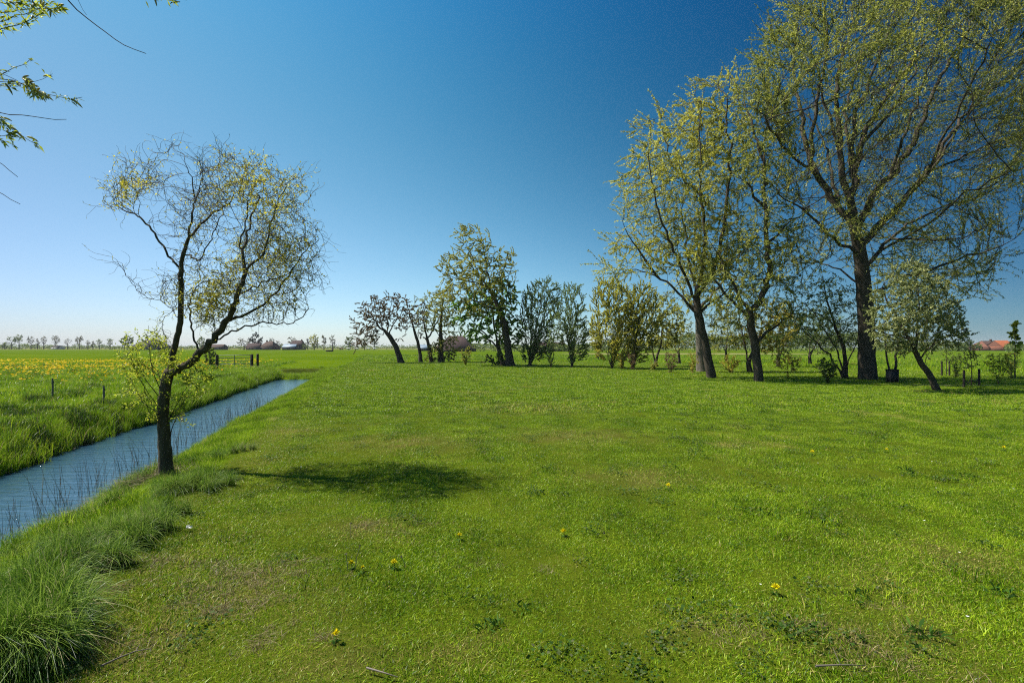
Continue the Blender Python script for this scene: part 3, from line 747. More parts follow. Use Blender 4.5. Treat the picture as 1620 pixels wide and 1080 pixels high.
TREES = []
LEAF_N, LEAF_S = 3.3, 0.95
def tree(name, label, cat, limbs, poly, D=None, n_attr=600, step=.25, jit=.15, trop=(0, 0, 0), r_base=.2, r_tip=.006,
         twigs=2, twig_len=.4, twig_k=4, wind=(0, 0, 0), leaves=3, leaf=(.10, .03), mat='willow', bark='bark', twig_mat='twig',
         thick=.8, holes=(), leafy=None, hole_p=.0, group=None, drift=.25, seed=None, stems=0, spread=.5, leaf_spread=.8, up=.0,
         tint_shift=0.0, flare=1.35, weights=None, max_cnt=3, taper=.45, clump=.35, clump_f=None, limb_r=0.0):
    rng = RNG(seed or label)
    bx, by = limbs[0][0] if limbs else stems[0]
    g = ground_at(bx, by) if D is None else np.array([D * (bx - 810) / F, D, z1(D * (bx - 810) / F, D)])
    D = g[1]; base = g.copy(); pxm = D / F
    if 36 < D < 80: leaf, leaves, r_tip = (leaf[0] * .66, leaf[1] * .74), leaves * 3.4, r_tip * .62
    poly = np.array(poly, float)
    wid = np.ptp(poly[:, 0]) * pxm
    lim3 = []
    for k, lb in enumerate(limbs):
        m = len(lb); amp = 0 if k == 0 else rng.uniform(-1, 1) * drift * wid
        sgn = amp * np.linspace(0, 1, m) ** 1.2
        lim3.append(np.array([P(px, py, D + s) for (px, py), s in zip(lb, sgn)]))
    if limbs: lim3[0][0] = base - np.array([0, 0, .06])
    if stems:
        (sx, sy), ns = stems
        tgt = []
        while len(tgt) < ns:
            c = rng.uniform(poly.min(0), poly.max(0)); 
            if in_poly(poly, c[None])[0][0] and c[1] < poly[:, 1].min() + .62 * np.ptp(poly[:, 1]): tgt.append(c)
        for k, c in enumerate(tgt):
            f = rng.uniform(.55, .95); e = np.array([sx, sy]) + f * (c - np.array([sx, sy]))
            off = rng.normal(0, .10) * wid; dz = rng.uniform(-1, 1) * .35 * wid
            midp = np.array([sx, sy]) + .45 * (e - np.array([sx, sy])) + np.array([(.12) * (sx - e[0]), 0])
            b = base + np.array([rng.normal(0, .03) * wid, rng.normal(0, .03) * wid, -.06])
            if k == 0: b = base - np.array([0, 0, .06])
            lim3.append(np.array([b, P(*midp, D + .35 * dz), P(*e, D + dz)]))
    pos, par, lt_min = [], [], []
    for k, lb in enumerate(lim3):
        seg = np.linalg.norm(np.diff(lb, axis=0), axis=1); cum = np.concatenate([[0], np.cumsum(seg)])
        m = max(2, int(cum[-1] / step) + 1); tt = np.linspace(0, cum[-1], m)
        # smooth curve through the limb's points
        pts = np.stack([np.interp(tt, cum, lb[:, c]) for c in range(3)], -1)
        for _ in range(2):
            pts[1:-1] = .25 * pts[:-2] + .5 * pts[1:-1] + .25 * pts[2:]
        if m > 3: pts[1:-1] += rng.normal(0, 1, (m - 2, 3)) * step * (.03 if k == 0 else .10) * (1 + 2 * jit)
        if k == 0: prev = -1; s0 = 0
        else:
            pa = np.array(pos); prev = int(np.linalg.norm(pa - pts[0], axis=1).argmin()); s0 = 1
            pts = pts + (pa[prev] - pts[0]) * np.linspace(1, 0, m)[:, None] ** 2
        for i in range(s0, m):
            pos.append(pts[i]); par.append(prev); prev = len(pos) - 1; lt_min.append((limb_r[min(k, len(limb_r) - 1)] if isinstance(limb_r, tuple) else limb_r) * (1 - .88 * i / (m - 1)) if k else 0.0)
    n0 = len(pos)
    # crown volume, with denser sprays and open gaps
    cf = clump_f or 2.6 / max(wid, .5) * 2.2
    gap = lambda q: wob(q[:, 0] + .6 * q[:, 1], q[:, 2] - .5 * q[:, 1], cf)
    want, A = n_attr, []
    lo, hi = poly.min(0), poly.max(0)
    got = 0
    half = .5 * min(np.ptp(poly[:, 0]), np.ptp(poly[:, 1])) * pxm * thick
    while got < want:
        c = rng.uniform(lo, hi, (want * 2, 2)); ins, dist = in_poly(poly, c)
        keep = ins
        for (hx, hy, hr, hp) in holes:
            keep &= ~((np.hypot(c[:, 0] - hx, c[:, 1] - hy) < hr) & (rng.uniform(0, 1, len(c)) < hp))
        c, dist = c[keep], dist[keep]
        th = half * np.sqrt(np.clip(dist * pxm / (half + 1e-6), 0.02, 1))
        dz = rng.uniform(-1, 1, len(c)) * th
        Dp = D + dz
        A3 = np.stack([Dp * (c[:, 0] - 810) / F, Dp, CAM_H - Dp * (c[:, 1] - HOR) / F], -1)
        A3 = A3[rng.uniform(0, 1, len(A3)) < .5 + clump * 1.6 * gap(A3)]
        A.append(A3); got += len(A3)
    A = np.concatenate(A)[:want]
    A = A[A[:, 2] > base[2] + .05]
    pos, par = colonize(np.array(pos), np.array(par), A, step, rng, jit, trop)
    n = len(pos)
    cnt = np.zeros(n); haskid = np.zeros(n, bool)
    haskid[par[par >= 0]] = True
    cnt[~haskid] = 1
    for i in range(n - 1, 0, -1):
        if par[i] >= 0: cnt[par[i]] += cnt[i]
    # limbs keep a minimum girth so that they read as limbs
    ex = math.log(max(cnt[0], 2)) / math.log(r_base / r_tip)
    rad = r_tip * np.maximum(cnt, 1) ** (1 / ex)
    hgt = np.ptp(pos[:, 2])
    plen = np.zeros(n)
    for i in range(1, n):
        if par[i] >= 0: plen[i] = plen[par[i]] + np.linalg.norm(pos[i] - pos[par[i]])
    rad = np.maximum(rad * (1 - taper * np.clip(plen / plen.max(), 0, 1) ** .7), r_tip)
    rad[:n0] = np.maximum(rad[:n0], np.array(lt_min))
    rad *= 1 + (flare - 1) * np.exp(-np.maximum(pos[:, 2] - base[2], 0) / (.035 * hgt + r_base))
    root = thing(name, label, cat, tuple(base), group)
    TREES.append((label, D, hgt))
    print('TREE', name, 'n', n, 'n0', n0, 'thin', int((cnt <= max_cnt).sum()))
    loc = pos - base
    # limbs -> trunk part, the rest -> branches part
    sid = lambda r: 10 if r > r_base * .55 else 7 if r > r_base * .22 else 5 if r > r_base * .09 else 4 if r > r_tip * 2 else 3
    tr_par = par[:n0].copy()
    V, Q = skeleton_mesh(loc[:n0], tr_par, rad[:n0], sid)
    link('trunk', mk_mesh('trunk', V, Q, M[bark]), root)
    d_in = np.zeros((n, 3)); d_in[par >= 0] = norm(pos[par >= 0] - pos[par[par >= 0]]); d_in[par < 0] = (0, 0, 1)
    Vb, Qb, o = [], [], 0
    if n > n0:
        # branch tubes start inside the limb they grow from
        sub_n = np.arange(n0, n); remap = {}
        bp, bpar, brad = [], [], []
        for i in sub_n:
            p = par[i]
            if p < n0:
                bp.append(loc[p]); bpar.append(-1); brad.append(min(rad[p], rad[i] * 1.2)); bpar.append(len(bp) - 1)
            else: bpar.append(remap[p])
            bp.append(loc[i]); brad.append(rad[i]); remap[i] = len(bp) - 1
        V, Q = skeleton_mesh(np.array(bp), np.array(bpar), np.array(brad), sid); Vb.append(V); Qb.append(Q); o = len(V)
    wind = np.array(wind)
    thin = np.where((cnt <= max_cnt))[0]; thin = thin[thin >= min(4, n0 - 1)]
    tb = np.repeat(thin, twigs)
    twp = None
    if len(tb):
        m = len(tb)
        d0 = norm(d_in[tb] + rng.normal(0, spread, (m, 3)) + np.array([0, 0, up]))
        Lt = twig_len * rng.uniform(.4, 1.3, m)
        t = np.linspace(0, 1, twig_k)
        pts = np.zeros((m, twig_k, 3)); pts[:, 0] = loc[tb]; dcur = d0.copy(); wob_ = rng.normal(0, 1, (m, 3))
        for k in range(1, twig_k):
            wob_ = .5 * wob_ + .8 * rng.normal(0, 1, (m, 3))
            dcur = norm(dcur + wind * (1.6 / twig_k) + jit * 1.1 * wob_)
            pts[:, k] = pts[:, k - 1] + dcur * (Lt / (twig_k - 1))[:, None]
        V, Q = tubes(pts, r_tip * .8 * np.broadcast_to(1 - .55 * t, (m, twig_k)), 3); Vb.append(V); Qb.append(Q + o); o += len(V)
        twp = pts
    if Vb: link('branches', mk_mesh('branches', np.concatenate(Vb), np.concatenate(Qb), M[twig_mat]), root)
    if leaves and twp is not None:
        m = len(twp)
        per = rng.poisson(leaves * LEAF_N * np.clip(1 + clump * 1.5 * gap(twp[:, -1] + base), .15, 2.2), m)
        if leafy is not None:
            w = twp[:, -1] + base; wx = 810 + F * w[:, 0] / w[:, 1]; wy = HOR + F * (CAM_H - w[:, 2]) / w[:, 1]
            f = leafy(wx, wy); per = np.floor(per * f + rng.uniform(0, 1, m)).astype(int)
        it = np.repeat(np.arange(m), per); k = len(it)
        f = rng.uniform(.1, 1, k) * (twig_k - 1); i0 = np.minimum(f.astype(int), twig_k - 2); fr = (f - i0)[:, None]
        b = twp[it, i0] * (1 - fr) + twp[it, i0 + 1] * fr
        td = norm(twp[it, i0 + 1] - twp[it, i0])
        d = norm(td + rng.normal(0, leaf_spread, (k, 3)) + wind * 1.2)
        V, Q = leaf_quads(rng, b, d, leaf[0] * LEAF_S, leaf[1] * LEAF_S)
        clump = rng.normal(0, .16, m)[it]
        tint = np.clip(rng.normal(.5, .2, k) + clump + tint_shift, 0, 1)
        link('crown', mk_mesh('crown', V, Q, M[mat], False, {'tint': np.repeat(tint, 4)}), root)
    return root

# ---- corkscrew willow on the ditch bank
def leafy_cork(x, y):
    f = .22 + 0 * x
    f = np.maximum(f, 1.5 * np.exp(-(((x - 205) / 28) ** 2 + ((y - 305) / 32) ** 2)))
    f = np.maximum(f, 1.5 * np.exp(-(((x - 425) / 55) ** 2 + ((y - 300) / 50) ** 2)))
    f = np.maximum(f, .70 * np.exp(-(((x - 455) / 55) ** 2 + ((y - 430) / 90) ** 2)))
    f = np.maximum(f, 1.3 * np.exp(-(((x - 330) / 40) ** 2 + ((y - 470) / 45) ** 2)))
    f = np.maximum(f, .9 * np.exp(-(((x - 362) / 20) ** 2 + ((y - 400) / 45) ** 2)))
    f = np.where((x > 285) & (x < 345) & (y < 340), .18, f)
    return np.where((x < 235) & (y > 385), .08, f)
tree('corkscrew_willow', 'twisted corkscrew willow standing on the bank of the water channel', 'tree',
     [[(264, 757), (260, 700), (258, 640), (263, 603), (270, 582), (274, 557), (281, 533), (286, 505), (287, 477), (285, 440), (287, 413), (297, 380)],
      [(268, 588), (282, 584), (299, 575), (320, 557), (338, 535), (355, 512), (369, 490), (377, 460), (385, 433)],
      [(286, 430), (280, 420), (257, 390), (237, 360), (223, 343), (197, 333), (180, 322)],
      [(284, 505), (274, 493), (263, 483), (233, 470), (217, 463), (203, 440), (188, 418)],
      [(297, 380), (313, 360), (330, 343), (347, 330), (366, 320), (372, 295)],
      [(297, 378), (300, 365), (303, 343), (311, 323), (305, 300), (297, 270), (292, 250)],
      [(311, 323), (318, 300), (322, 275), (315, 250)],
      [(291, 398), (303, 404), (317, 413), (328, 392), (338, 365), (349, 342)],
      [(385, 433), (390, 413), (405, 404), (416, 397), (425, 377), (426, 353), (437, 327), (450, 300), (462, 284)],
      [(387, 425), (383, 403), (379, 380), (390, 350), (392, 322), (380, 296)],
      [(392, 412), (397, 395), (394, 367), (402, 340), (410, 310), (418, 285)],
      [(363, 500), (380, 494), (397, 490), (418, 480), (447, 450), (462, 425), (480, 400), (505, 378)],
      [(345, 535), (358, 532), (371, 524), (397, 515), (417, 508), (443, 513), (470, 509), (488, 488)],
      [(372, 470), (395, 458), (420, 445), (445, 438), (472, 425), (492, 428)],
      [(320, 557), (308, 530), (302, 505), (300, 480), (310, 455)],
      [(262, 483), (256, 500), (248, 503), (252, 520), (262, 530), (263, 542)]],
     [(164, 302), (183, 272), (232, 252), (262, 232), (300, 226), (345, 240), (410, 258), (485, 278), (492, 310), (497, 345), (512, 372), (502, 430), (496, 490), (470, 512), (400, 508), (340, 525), (296, 500), (282, 470), (240, 470), (190, 430), (182, 404), (215, 408), (270, 452), (278, 430), (248, 385), (205, 345), (163, 322)],
     n_attr=1150, step=.062, jit=.38, taper=.5, r_base=.082, r_tip=.0032, twigs=2, twig_len=.34, twig_k=9, leaves=3.0, leaf=(.033, .014), clump=.95, clump_f=3.6, up=.35, trop=(0, 0, .10),
     mat='cork', bark='bark_green', twig_mat='twig_grey', thick=.9, leafy=leafy_cork, drift=.30, spread=.55, wind=(.05, 0, .12), leaf_spread=1.0,
     holes=[(338, 398, 34, 1.), (362, 350, 18, .9), (330, 445, 16, .6), (238, 425, 30, .95), (262, 360, 10, .6), (275, 300, 9, .6), (345, 290, 10, .7), (425, 465, 12, .6), (330, 320, 10, .5)], flare=1.25, max_cnt=2)
def sprout():
    """leafy shoots round the foot of the same willow"""
    root = bpy.data.objects['corkscrew_willow']; rng = RNG('sprout'); base = np.array(root.location)
    D = base[1]; G = Geo(); LV, LQ, LT, o = [], [], [], 0
    shoots = [((262, 640), (235, 560), (236, 515)), ((262, 660), (230, 610), (200, 560)), ((260, 640), (225, 590), (215, 555)), ((264, 610), (245, 580), (255, 545)), ((262, 670), (240, 640), (222, 600)), ((258, 690), (238, 650), (205, 600)),
              ((270, 660), (290, 620), (300, 590)), ((272, 655), (288, 640), (310, 610)), ((270, 690), (282, 650), (290, 610)), ((285, 583), (300, 600), (318, 625)), ((262, 620), (270, 575), (262, 540)), ((300, 572), (318, 590), (330, 600)), ((268, 640), (262, 600), (288, 560)), ((263, 655), (215, 625), (196, 575)), ((262, 600), (222, 575), (190, 565))]
    for s in shoots:
        dz = rng.uniform(-.35, .35); c = np.array([P(*s[0], D), P(*s[1], D + dz * .6), P(*s[2], D + dz)])
        t = np.linspace(0, 1, 9)[:, None]; pts = (1 - t) ** 2 * c[0] + 2 * t * (1 - t) * (2 * c[1] - .5 * c[0] - .5 * c[2]) + t ** 2 * c[2]
        pts[1:] += rng.normal(0, .012, (8, 3)); G.tube(pts, .007 * (1 - .7 * t[:, 0]), 4)
        for k in range(7):
            i = rng.integers(3, 9); e = pts[i] + rng.normal(0, .11, 3) + np.array([0, 0, .05]); G.tube([pts[i], (pts[i] + e) / 2 + rng.normal(0, .01, 3), e], [.003, .0025, .0015], 3)
            m = 26; f = rng.uniform(.1, 1.1, m)[:, None]; b = pts[i] + (e - pts[i]) * f + rng.normal(0, .025, (m, 3))
            V, Q = leaf_quads(rng, b, rng.normal(0, 1, (m, 3)) + np.array([0, 0, .5]), .040, .019); LV.append(V); LQ.append(Q + o); o += len(V); LT.append(np.repeat(np.clip(rng.normal(.6, .2, m), 0, 1), 4))
    G.build('shoots', M['twig'], root, smooth=True)
    tag(link('sprouts', mk_mesh('sprouts', np.concatenate(LV) - base, np.concatenate(LQ), M['lime'], False, {'tint': np.concatenate(LT)}), root), 'yellow-green young leaves sprouting around the lower trunk')
sprout()

# ---- the large trees at the right
wl_ = (-.55, -.1, .05)
def leafy_giant(x, y):
    f = 1.0 + 0 * x
    f = f - .72 * np.exp(-(((x - 1355) / 75) ** 2 + ((y - 265) / 75) ** 2))
    f = f - .60 * np.exp(-(((x - 1450) / 55) ** 2 + ((y - 240) / 50) ** 2))
    f = f - .75 * np.exp(-(((x - 1545) / 45) ** 2 + ((y - 245) / 32) ** 2))
    f = f - .55 * np.exp(-(((x - 1400) / 30) ** 2 + ((y - 120) / 60) ** 2))
    f = f - .65 * np.exp(-(((x - 1485) / 45) ** 2 + ((y - 130) / 40) ** 2))
    f = f - .60 * np.exp(-(((x - 1580) / 40) ** 2 + ((y - 190) / 30) ** 2))
    f = f - .55 * np.exp(-(((x - 1290) / 20) ** 2 + ((y - 330) / 40) ** 2))
    f = f + .45 * np.exp(-(((x - 1240) / 45) ** 2 + ((y - 130) / 60) ** 2)) + .4 * np.exp(-(((x - 1390) / 45) ** 2 + ((y - 400) / 40) ** 2))
    return np.clip(f, .12, 1.6)
tree('giant_willow', 'huge spreading willow with a massive dark trunk and crown reaching out of the top', 'tree',
     [[(1373, 601), (1371, 560), (1370, 500), (1366, 450), (1362, 405), (1356, 385), (1349, 352)],
      [(1349, 352), (1330, 332), (1309, 302), (1288, 269), (1276, 235), (1267, 185), (1262, 150), (1256, 100), (1262, 40)],
      [(1340, 345), (1322, 310), (1312, 270), (1308, 235), (1290, 190), (1240, 160)],
      [(1352, 350), (1352, 310), (1355, 260), (1368, 210), (1393, 164), (1423, 126), (1456, 76), (1486, 34), (1505, -20)],
      [(1350, 340), (1334, 290), (1328, 235), (1326, 168), (1325, 118), (1343, 63), (1351, 10), (1345, -40)],
      [(1353, 270), (1350, 235), (1354, 180), (1376, 126), (1406, 50), (1425, -20)],
      [(1358, 360), (1385, 304), (1418, 269), (1452, 214), (1473, 155), (1500, 100), (1530, 48), (1560, -10)],
      [(1364, 385), (1410, 336), (1444, 302), (1477, 256), (1519, 189), (1570, 143), (1625, 112)],
      [(1368, 425), (1402, 382), (1444, 348), (1486, 327), (1549, 312), (1615, 292)],
      [(1477, 256), (1530, 240), (1580, 220), (1635, 215)],
      [(1360, 405), (1318, 378), (1276, 336), (1240, 310), (1215, 290)],
      [(1372, 470), (1420, 445), (1486, 420), (1549, 398), (1605, 378)],
      [(1369, 455), (1330, 425), (1290, 410), (1255, 420)],
      [(1425, 365), (1470, 375), (1530, 375), (1560, 360)],
      [(1288, 269), (1250, 240), (1215, 200), (1200, 165)],
      [(1328, 235), (1300, 150), (1285, 80), (1265, 20)],
      [(1288, 269), (1290, 200), (1300, 130), (1312, 60), (1305, 0)], [(1355, 260), (1338, 180), (1362, 90), (1380, 0)], [(1368, 210), (1412, 170), (1450, 110), (1462, 30)],
      [(1418, 269), (1440, 190), (1468, 110), (1490, 60)], [(1444, 302), (1500, 240), (1545, 150), (1585, 70)], [(1402, 382), (1470, 350), (1530, 300), (1600, 270)], [(1477, 256), (1500, 200), (1540, 130), (1570, 60)]],
     [(1192, 112), (1212, 58), (1245, 18), (1262, -40), (1400, -80), (1560, -50), (1640, 20), (1665, 100), (1672, 250), (1640, 312), (1600, 325), (1560, 345), (1612, 372), (1595, 435), (1530, 470), (1440, 470), (1400, 455), (1330, 445), (1290, 450), (1252, 420), (1232, 330), (1242, 250), (1205, 205), (1192, 160)],
     n_attr=1700, step=.42, jit=.12, taper=.15, r_base=.365, r_tip=.011, twigs=4, twig_len=1.6, twig_k=7, wind=(-.16, -.04, .06), leaves=7.8, leaf=(.125, .034), clump=.95, clump_f=.8, limb_r=(0, .19, .10, .19, .17, .13, .19, .17, .09, .07, .09, .06, .06, .06, .07, .08, .08, .09, .09, .09, .09, .07, .08),
     mat='big', bark='bark', thick=.95, leafy=leafy_giant, drift=.30, spread=.30, leaf_spread=.5, trop=(.05, 0, .30), up=.45,
     holes=[(1540, 235, 40, .7), (1440, 250, 18, .7), (1500, 300, 22, .6), (1420, 300, 15, .6), (1560, 345, 25, .6), (1590, 180, 22, .6)], flare=1.2)
tree('leaning_willow', 'broad yellow-green willow with a slanting trunk and one long low limb', 'tree',
     [[(1126, 598), (1118, 555), (1110, 524), (1104, 495), (1102, 475)],
      [(1104, 495), (1090, 481), (1074, 464), (1062, 449), (1042, 438), (1020, 429), (995, 428), (972, 434)],
      [(1102, 478), (1092, 455), (1084, 440), (1075, 424), (1064, 395), (1053, 369), (1037, 323), (1030, 277), (1025, 240)],
      [(1102, 475), (1100, 455), (1093, 429), (1090, 413), (1085, 370), (1078, 330)],
      [(1103, 475), (1108, 450), (1112, 420), (1116, 357), (1109, 319), (1108, 252), (1106, 201), (1108, 160)],
      [(1109, 319), (1090, 295), (1065, 270), (1055, 230), (1045, 200)],
      [(1105, 480), (1118, 455), (1132, 425), (1145, 380), (1150, 330), (1155, 280), (1150, 200), (1150, 150)],
      [(1106, 500), (1125, 480), (1150, 460), (1165, 440)],
      [(1042, 438), (1020, 410), (1000, 380), (985, 350)]],
     [(940, 398), (952, 375), (985, 362), (976, 295), (1000, 245), (1003, 200), (1050, 172), (1108, 122), (1165, 112), (1182, 160), (1190, 230), (1186, 300), (1170, 380), (1178, 440), (1130, 470), (1075, 445), (1040, 425), (1000, 445), (950, 440)],
     n_attr=2000, step=.36, jit=.16, trop=(-.03, 0, .10), taper=.25, r_base=.235, r_tip=.010, twigs=3, twig_len=1.0, twig_k=6, wind=(-.45, -.05, -.06), leaves=14, leaf=(.115, .034), clump=.5, clump_f=1.1, limb_r=.085,
     mat='willow', thick=.8, drift=.3, spread=.5, leaf_spread=.6, tint_shift=.0, holes=[(1140, 380, 18, .7), (1010, 340, 12, .5)], flare=1.15)
tree('forked_willow', 'tall forked willow with one straight upright stem between the broad and the huge willow', 'tree',
     [[(1200, 603), (1197, 560), (1190, 524), (1184, 500), (1186, 492)],
      [(1187, 495), (1198, 490), (1209, 469), (1216, 444), (1217, 422), (1213, 378), (1209, 319), (1209, 252), (1211, 201), (1212, 160)],
      [(1184, 498), (1173, 484), (1164, 460), (1149, 431), (1136, 404), (1122, 380)],
      [(1182, 500), (1167, 488), (1142, 460), (1122, 438), (1107, 411), (1100, 395)],
      [(1211, 260), (1195, 220), (1182, 170), (1175, 135)],
      [(1209, 330), (1180, 300), (1165, 270)],
      [(1198, 535), (1222, 516), (1242, 507), (1256, 493), (1268, 480)],
      [(1214, 390), (1235, 370), (1255, 340)]],
     [(1160, 145), (1178, 118), (1205, 108), (1245, 140), (1262, 220), (1252, 300), (1272, 380), (1262, 470), (1285, 505), (1240, 548), (1210, 520), (1165, 520), (1135, 480), (1108, 440), (1112, 400), (1150, 370), (1180, 340), (1172, 250)],
     n_attr=1500, step=.36, jit=.18, trop=(-.03, 0, .10), taper=.2, r_base=.20, r_tip=.010, twigs=3, twig_len=1.0, twig_k=6, wind=(-.42, -.05, -.08), leaves=10.5, leaf=(.115, .034), clump=.5, clump_f=1.1, limb_r=.085,
     mat='big', thick=.9, drift=.2, spread=.5, leaf_spread=.6, holes=[(1165, 420, 14, .5), (1235, 420, 18, .5)], flare=1.15)
tree('background_willow', 'pale straight trunk and olive crown half hidden behind the broad slanting willow', 'tree',
     [[(1111, 588), (1108, 555), (1106, 520), (1105, 480), (1108, 440)], [(1105, 500), (1085, 470), (1070, 440)], [(1107, 490), (1130, 460), (1150, 440)]],
     [(1050, 470), (1060, 430), (1090, 400), (1140, 400), (1170, 440), (1180, 500), (1160, 540), (1130, 500), (1085, 495)],
     n_attr=500, step=.4, r_base=.33, r_tip=.012, twigs=3, twig_len=.7, wind=(-.3, 0, 0), leaves=3, leaf=(.2, .06), mat='olive', bark='bark_pale', flare=1.3)

# leaning hawthorn in front of the huge willow
tree('leaning_hawthorn', 'small dense whitish-green hawthorn leaning over on a bent trunk before the huge willow', 'tree',
     [[(1484, 618), (1474, 598), (1464, 582), (1455, 572), (1448, 556)],
      [(1448, 556), (1436, 530), (1420, 505), (1405, 480), (1395, 455)],
      [(1449, 558), (1452, 520), (1455, 480), (1450, 440)],
      [(1452, 566), (1475, 545), (1500, 530), (1530, 520)],
      [(1452, 520), (1480, 490), (1505, 470)],
      [(1465, 580), (1468, 565), (1474, 552)],
      [(1440, 540), (1410, 530), (1385, 520)]],
     [(1370, 510), (1372, 470), (1385, 440), (1410, 420), (1440, 415), (1480, 430), (1515, 470), (1530, 505), (1540, 530), (1520, 548), (1470, 556), (1420, 558), (1395, 555), (1375, 540)],
     n_attr=1700, step=.16, jit=.25, r_base=.115, r_tip=.006, twigs=3, twig_len=.30, wind=(.18, 0, .05), leaves=8.5, leaf=(.055, .034), mat='hawthorn', clump=.2, thick=.95, leaf_spread=1.1, flare=1.2,
     holes=[(1495, 520, 18, .4)])
tree('multistem_alder', 'slender dark tree of several leaning stems beside the huge trunk', 'tree',
     [[(1336, 598), (1338, 570), (1334, 545), (1322, 520), (1312, 490), (1305, 460), (1300, 430)],
      [(1322, 600), (1312, 575), (1300, 550), (1280, 530), (1262, 515)],
      [(1338, 580), (1352, 555), (1358, 530)], [(1332, 592), (1326, 560), (1314, 535), (1300, 515), (1285, 490)], [(1320, 520), (1300, 500), (1270, 480)]],
     [(1250, 500), (1265, 460), (1300, 420), (1340, 440), (1370, 490), (1360, 560), (1330, 560), (1290, 545), (1255, 545)],
     n_attr=800, step=.28, jit=.25, r_base=.16, r_tip=.008, twigs=2, twig_len=.5, wind=(-.3, 0, 0), leaves=3.2, leaf=(.13, .05), mat='mid', thick=1.0)
tree('twin_stem_tree', 'small tree with two thin upright stems behind the dark bin', 'tree',
     [[(1411, 600), (1404, 575), (1402, 555), (1400, 530)], [(1412, 598), (1419, 575), (1420, 550), (1424, 525)]],
     [(1385, 545), (1390, 510), (1410, 490), (1435, 510), (1440, 550), (1415, 560)], n_attr=220, step=.22, r_base=.12, r_tip=.008, twigs=2, twig_len=.35, leaves=3, leaf=(.1, .05), mat='hawthorn')
tree('yellow_understorey_tree', 'small yellow-leaved tree showing behind the forked willow trunk', 'tree',
     [[(1187, 589), (1182, 565), (1177, 540), (1172, 515)], [(1184, 575), (1195, 550), (1205, 520)]],
     [(1152, 530), (1165, 500), (1195, 480), (1250, 480), (1270, 520), (1240, 555), (1190, 560), (1160, 550)], n_attr=420, step=.35, r_base=.16, r_tip=.012, twigs=3, twig_len=.5, leaves=3.5, leaf=(.17, .08), mat='yellow')

for bx, by, pl, lab, mt in ((1232, 580, [(1205, 545), (1215, 500), (1250, 478), (1285, 500), (1290, 545), (1250, 560)], 'dark olive tree in the gap between the forked willow and the leaning alder stems', 'mid'),
                            (1282, 577, [(1262, 548), (1268, 505), (1300, 480), (1335, 505), (1338, 550), (1300, 562)], 'dark tree standing behind the leaning alder stems', 'mid'),
                            (1075, 575, [(1048, 550), (1052, 512), (1075, 490), (1100, 510), (1100, 548), (1075, 560)], 'yellowish tree behind the wispy shrub, left of the slanting willow', 'olive'),
                            (1150, 573, [(1122, 552), (1126, 505), (1150, 478), (1176, 505), (1178, 545), (1150, 560)], 'thin-crowned tree seen between the two willow trunks', 'olive')):
    tree('understorey_tree', lab, 'tree', [[(bx, by), (bx - 2, by - 22), (bx + 2, by - 45)], [(bx - 1, by - 18), (bx + 14, by - 40)], [(bx - 1, by - 15), (bx - 14, by - 38)]], pl, n_attr=520, step=.4, jit=.25, r_base=.14, r_tip=.012, twigs=3, twig_len=.6, wind=(-.25, 0, 0), leaves=3.2, leaf=(.17, .07), mat=mt, tint_shift=-.05)

# ---- middle group
tree('leaning_bronze_tree', 'leaning dark tree with reddish-brown leaves and an umbrella crown at the lawn end', 'tree',
     [[(635, 574), (627, 548), (616, 531), (605, 519), (601, 512)], [(607, 521), (596, 512), (588, 500), (580, 490)], [(604, 518), (603, 500), (598, 482), (592, 472)], [(617, 532), (621, 515), (632, 502), (640, 485), (640, 472)], [(612, 524), (614, 505), (618, 485), (620, 470)], [(596, 512), (582, 515), (570, 525), (566, 540)]],
     [(556, 508), (568, 480), (600, 462), (630, 460), (648, 476), (657, 508), (640, 532), (625, 520), (603, 520), (590, 545), (562, 552)],
     n_attr=700, step=.38, jit=.32, r_base=.30, r_tip=.014, twigs=2, twig_len=.6, leaves=6.5, leaf=(.14, .08), mat='brown', clump=.25, thick=.9, wind=(-.25, 0, -.1))
tree('slim_bronze_tree', 'slim brown-leaved tree next to the leaning bronze one', 'tree',
     [[(666, 573), (663, 548), (656, 525), (650, 505), (644, 490)], [(656, 525), (650, 512), (640, 505)]],
     [(638, 500), (648, 476), (672, 474), (684, 500), (678, 530), (660, 530)], n_attr=260, step=.38, jit=.3, r_base=.2, r_tip=.014, twigs=2, twig_len=.55, leaves=5.5, leaf=(.14, .08), mat='brown', wind=(-.25, 0, 0))
tree('curved_olive_tree', 'thin curving tree with olive leaves, second of the three dark stems by the reddish barn', 'tree',
     [[(683, 573), (678, 545), (672, 520), (668, 495), (672, 475)], [(676, 535), (690, 515), (700, 495)], [(671, 515), (660, 500), (655, 488)]],
     [(650, 490), (668, 456), (700, 448), (722, 470), (722, 510), (690, 535), (665, 525)], n_attr=420, step=.38, jit=.25, r_base=.2, r_tip=.013, twigs=2, twig_len=.6, leaves=5, leaf=(.16, .07), mat='olive', wind=(-.4, 0, 0))
tree('straight_olive_tree', 'straight dark-stemmed tree with thin yellow-olive crown before the reddish barn', 'tree',
     [[(698, 573), (697, 545), (697, 520), (698, 495), (702, 470)], [(697, 535), (686, 520), (678, 500)]],
     [(672, 500), (690, 455), (715, 455), (735, 490), (735, 530), (715, 545), (690, 520)], n_attr=360, step=.38, jit=.2, r_base=.3, r_tip=.013, twigs=2, twig_len=.6, leaves=5.5, leaf=(.16, .07), mat='olive', wind=(-.4, 0, 0))
tree('shade_shrub', 'rounded olive-brown shrub at the foot of the straight stem by the barn', 'shrub', None or [], [(672, 572), (676, 545), (695, 533), (720, 535), (728, 555), (718, 572)],
     stems=((700, 573), 7), n_attr=320, step=.3, r_base=.06, r_tip=.012, twigs=2, twig_len=.4, leaves=4, leaf=(.17, .10), mat='olive', tint_shift=-.2)
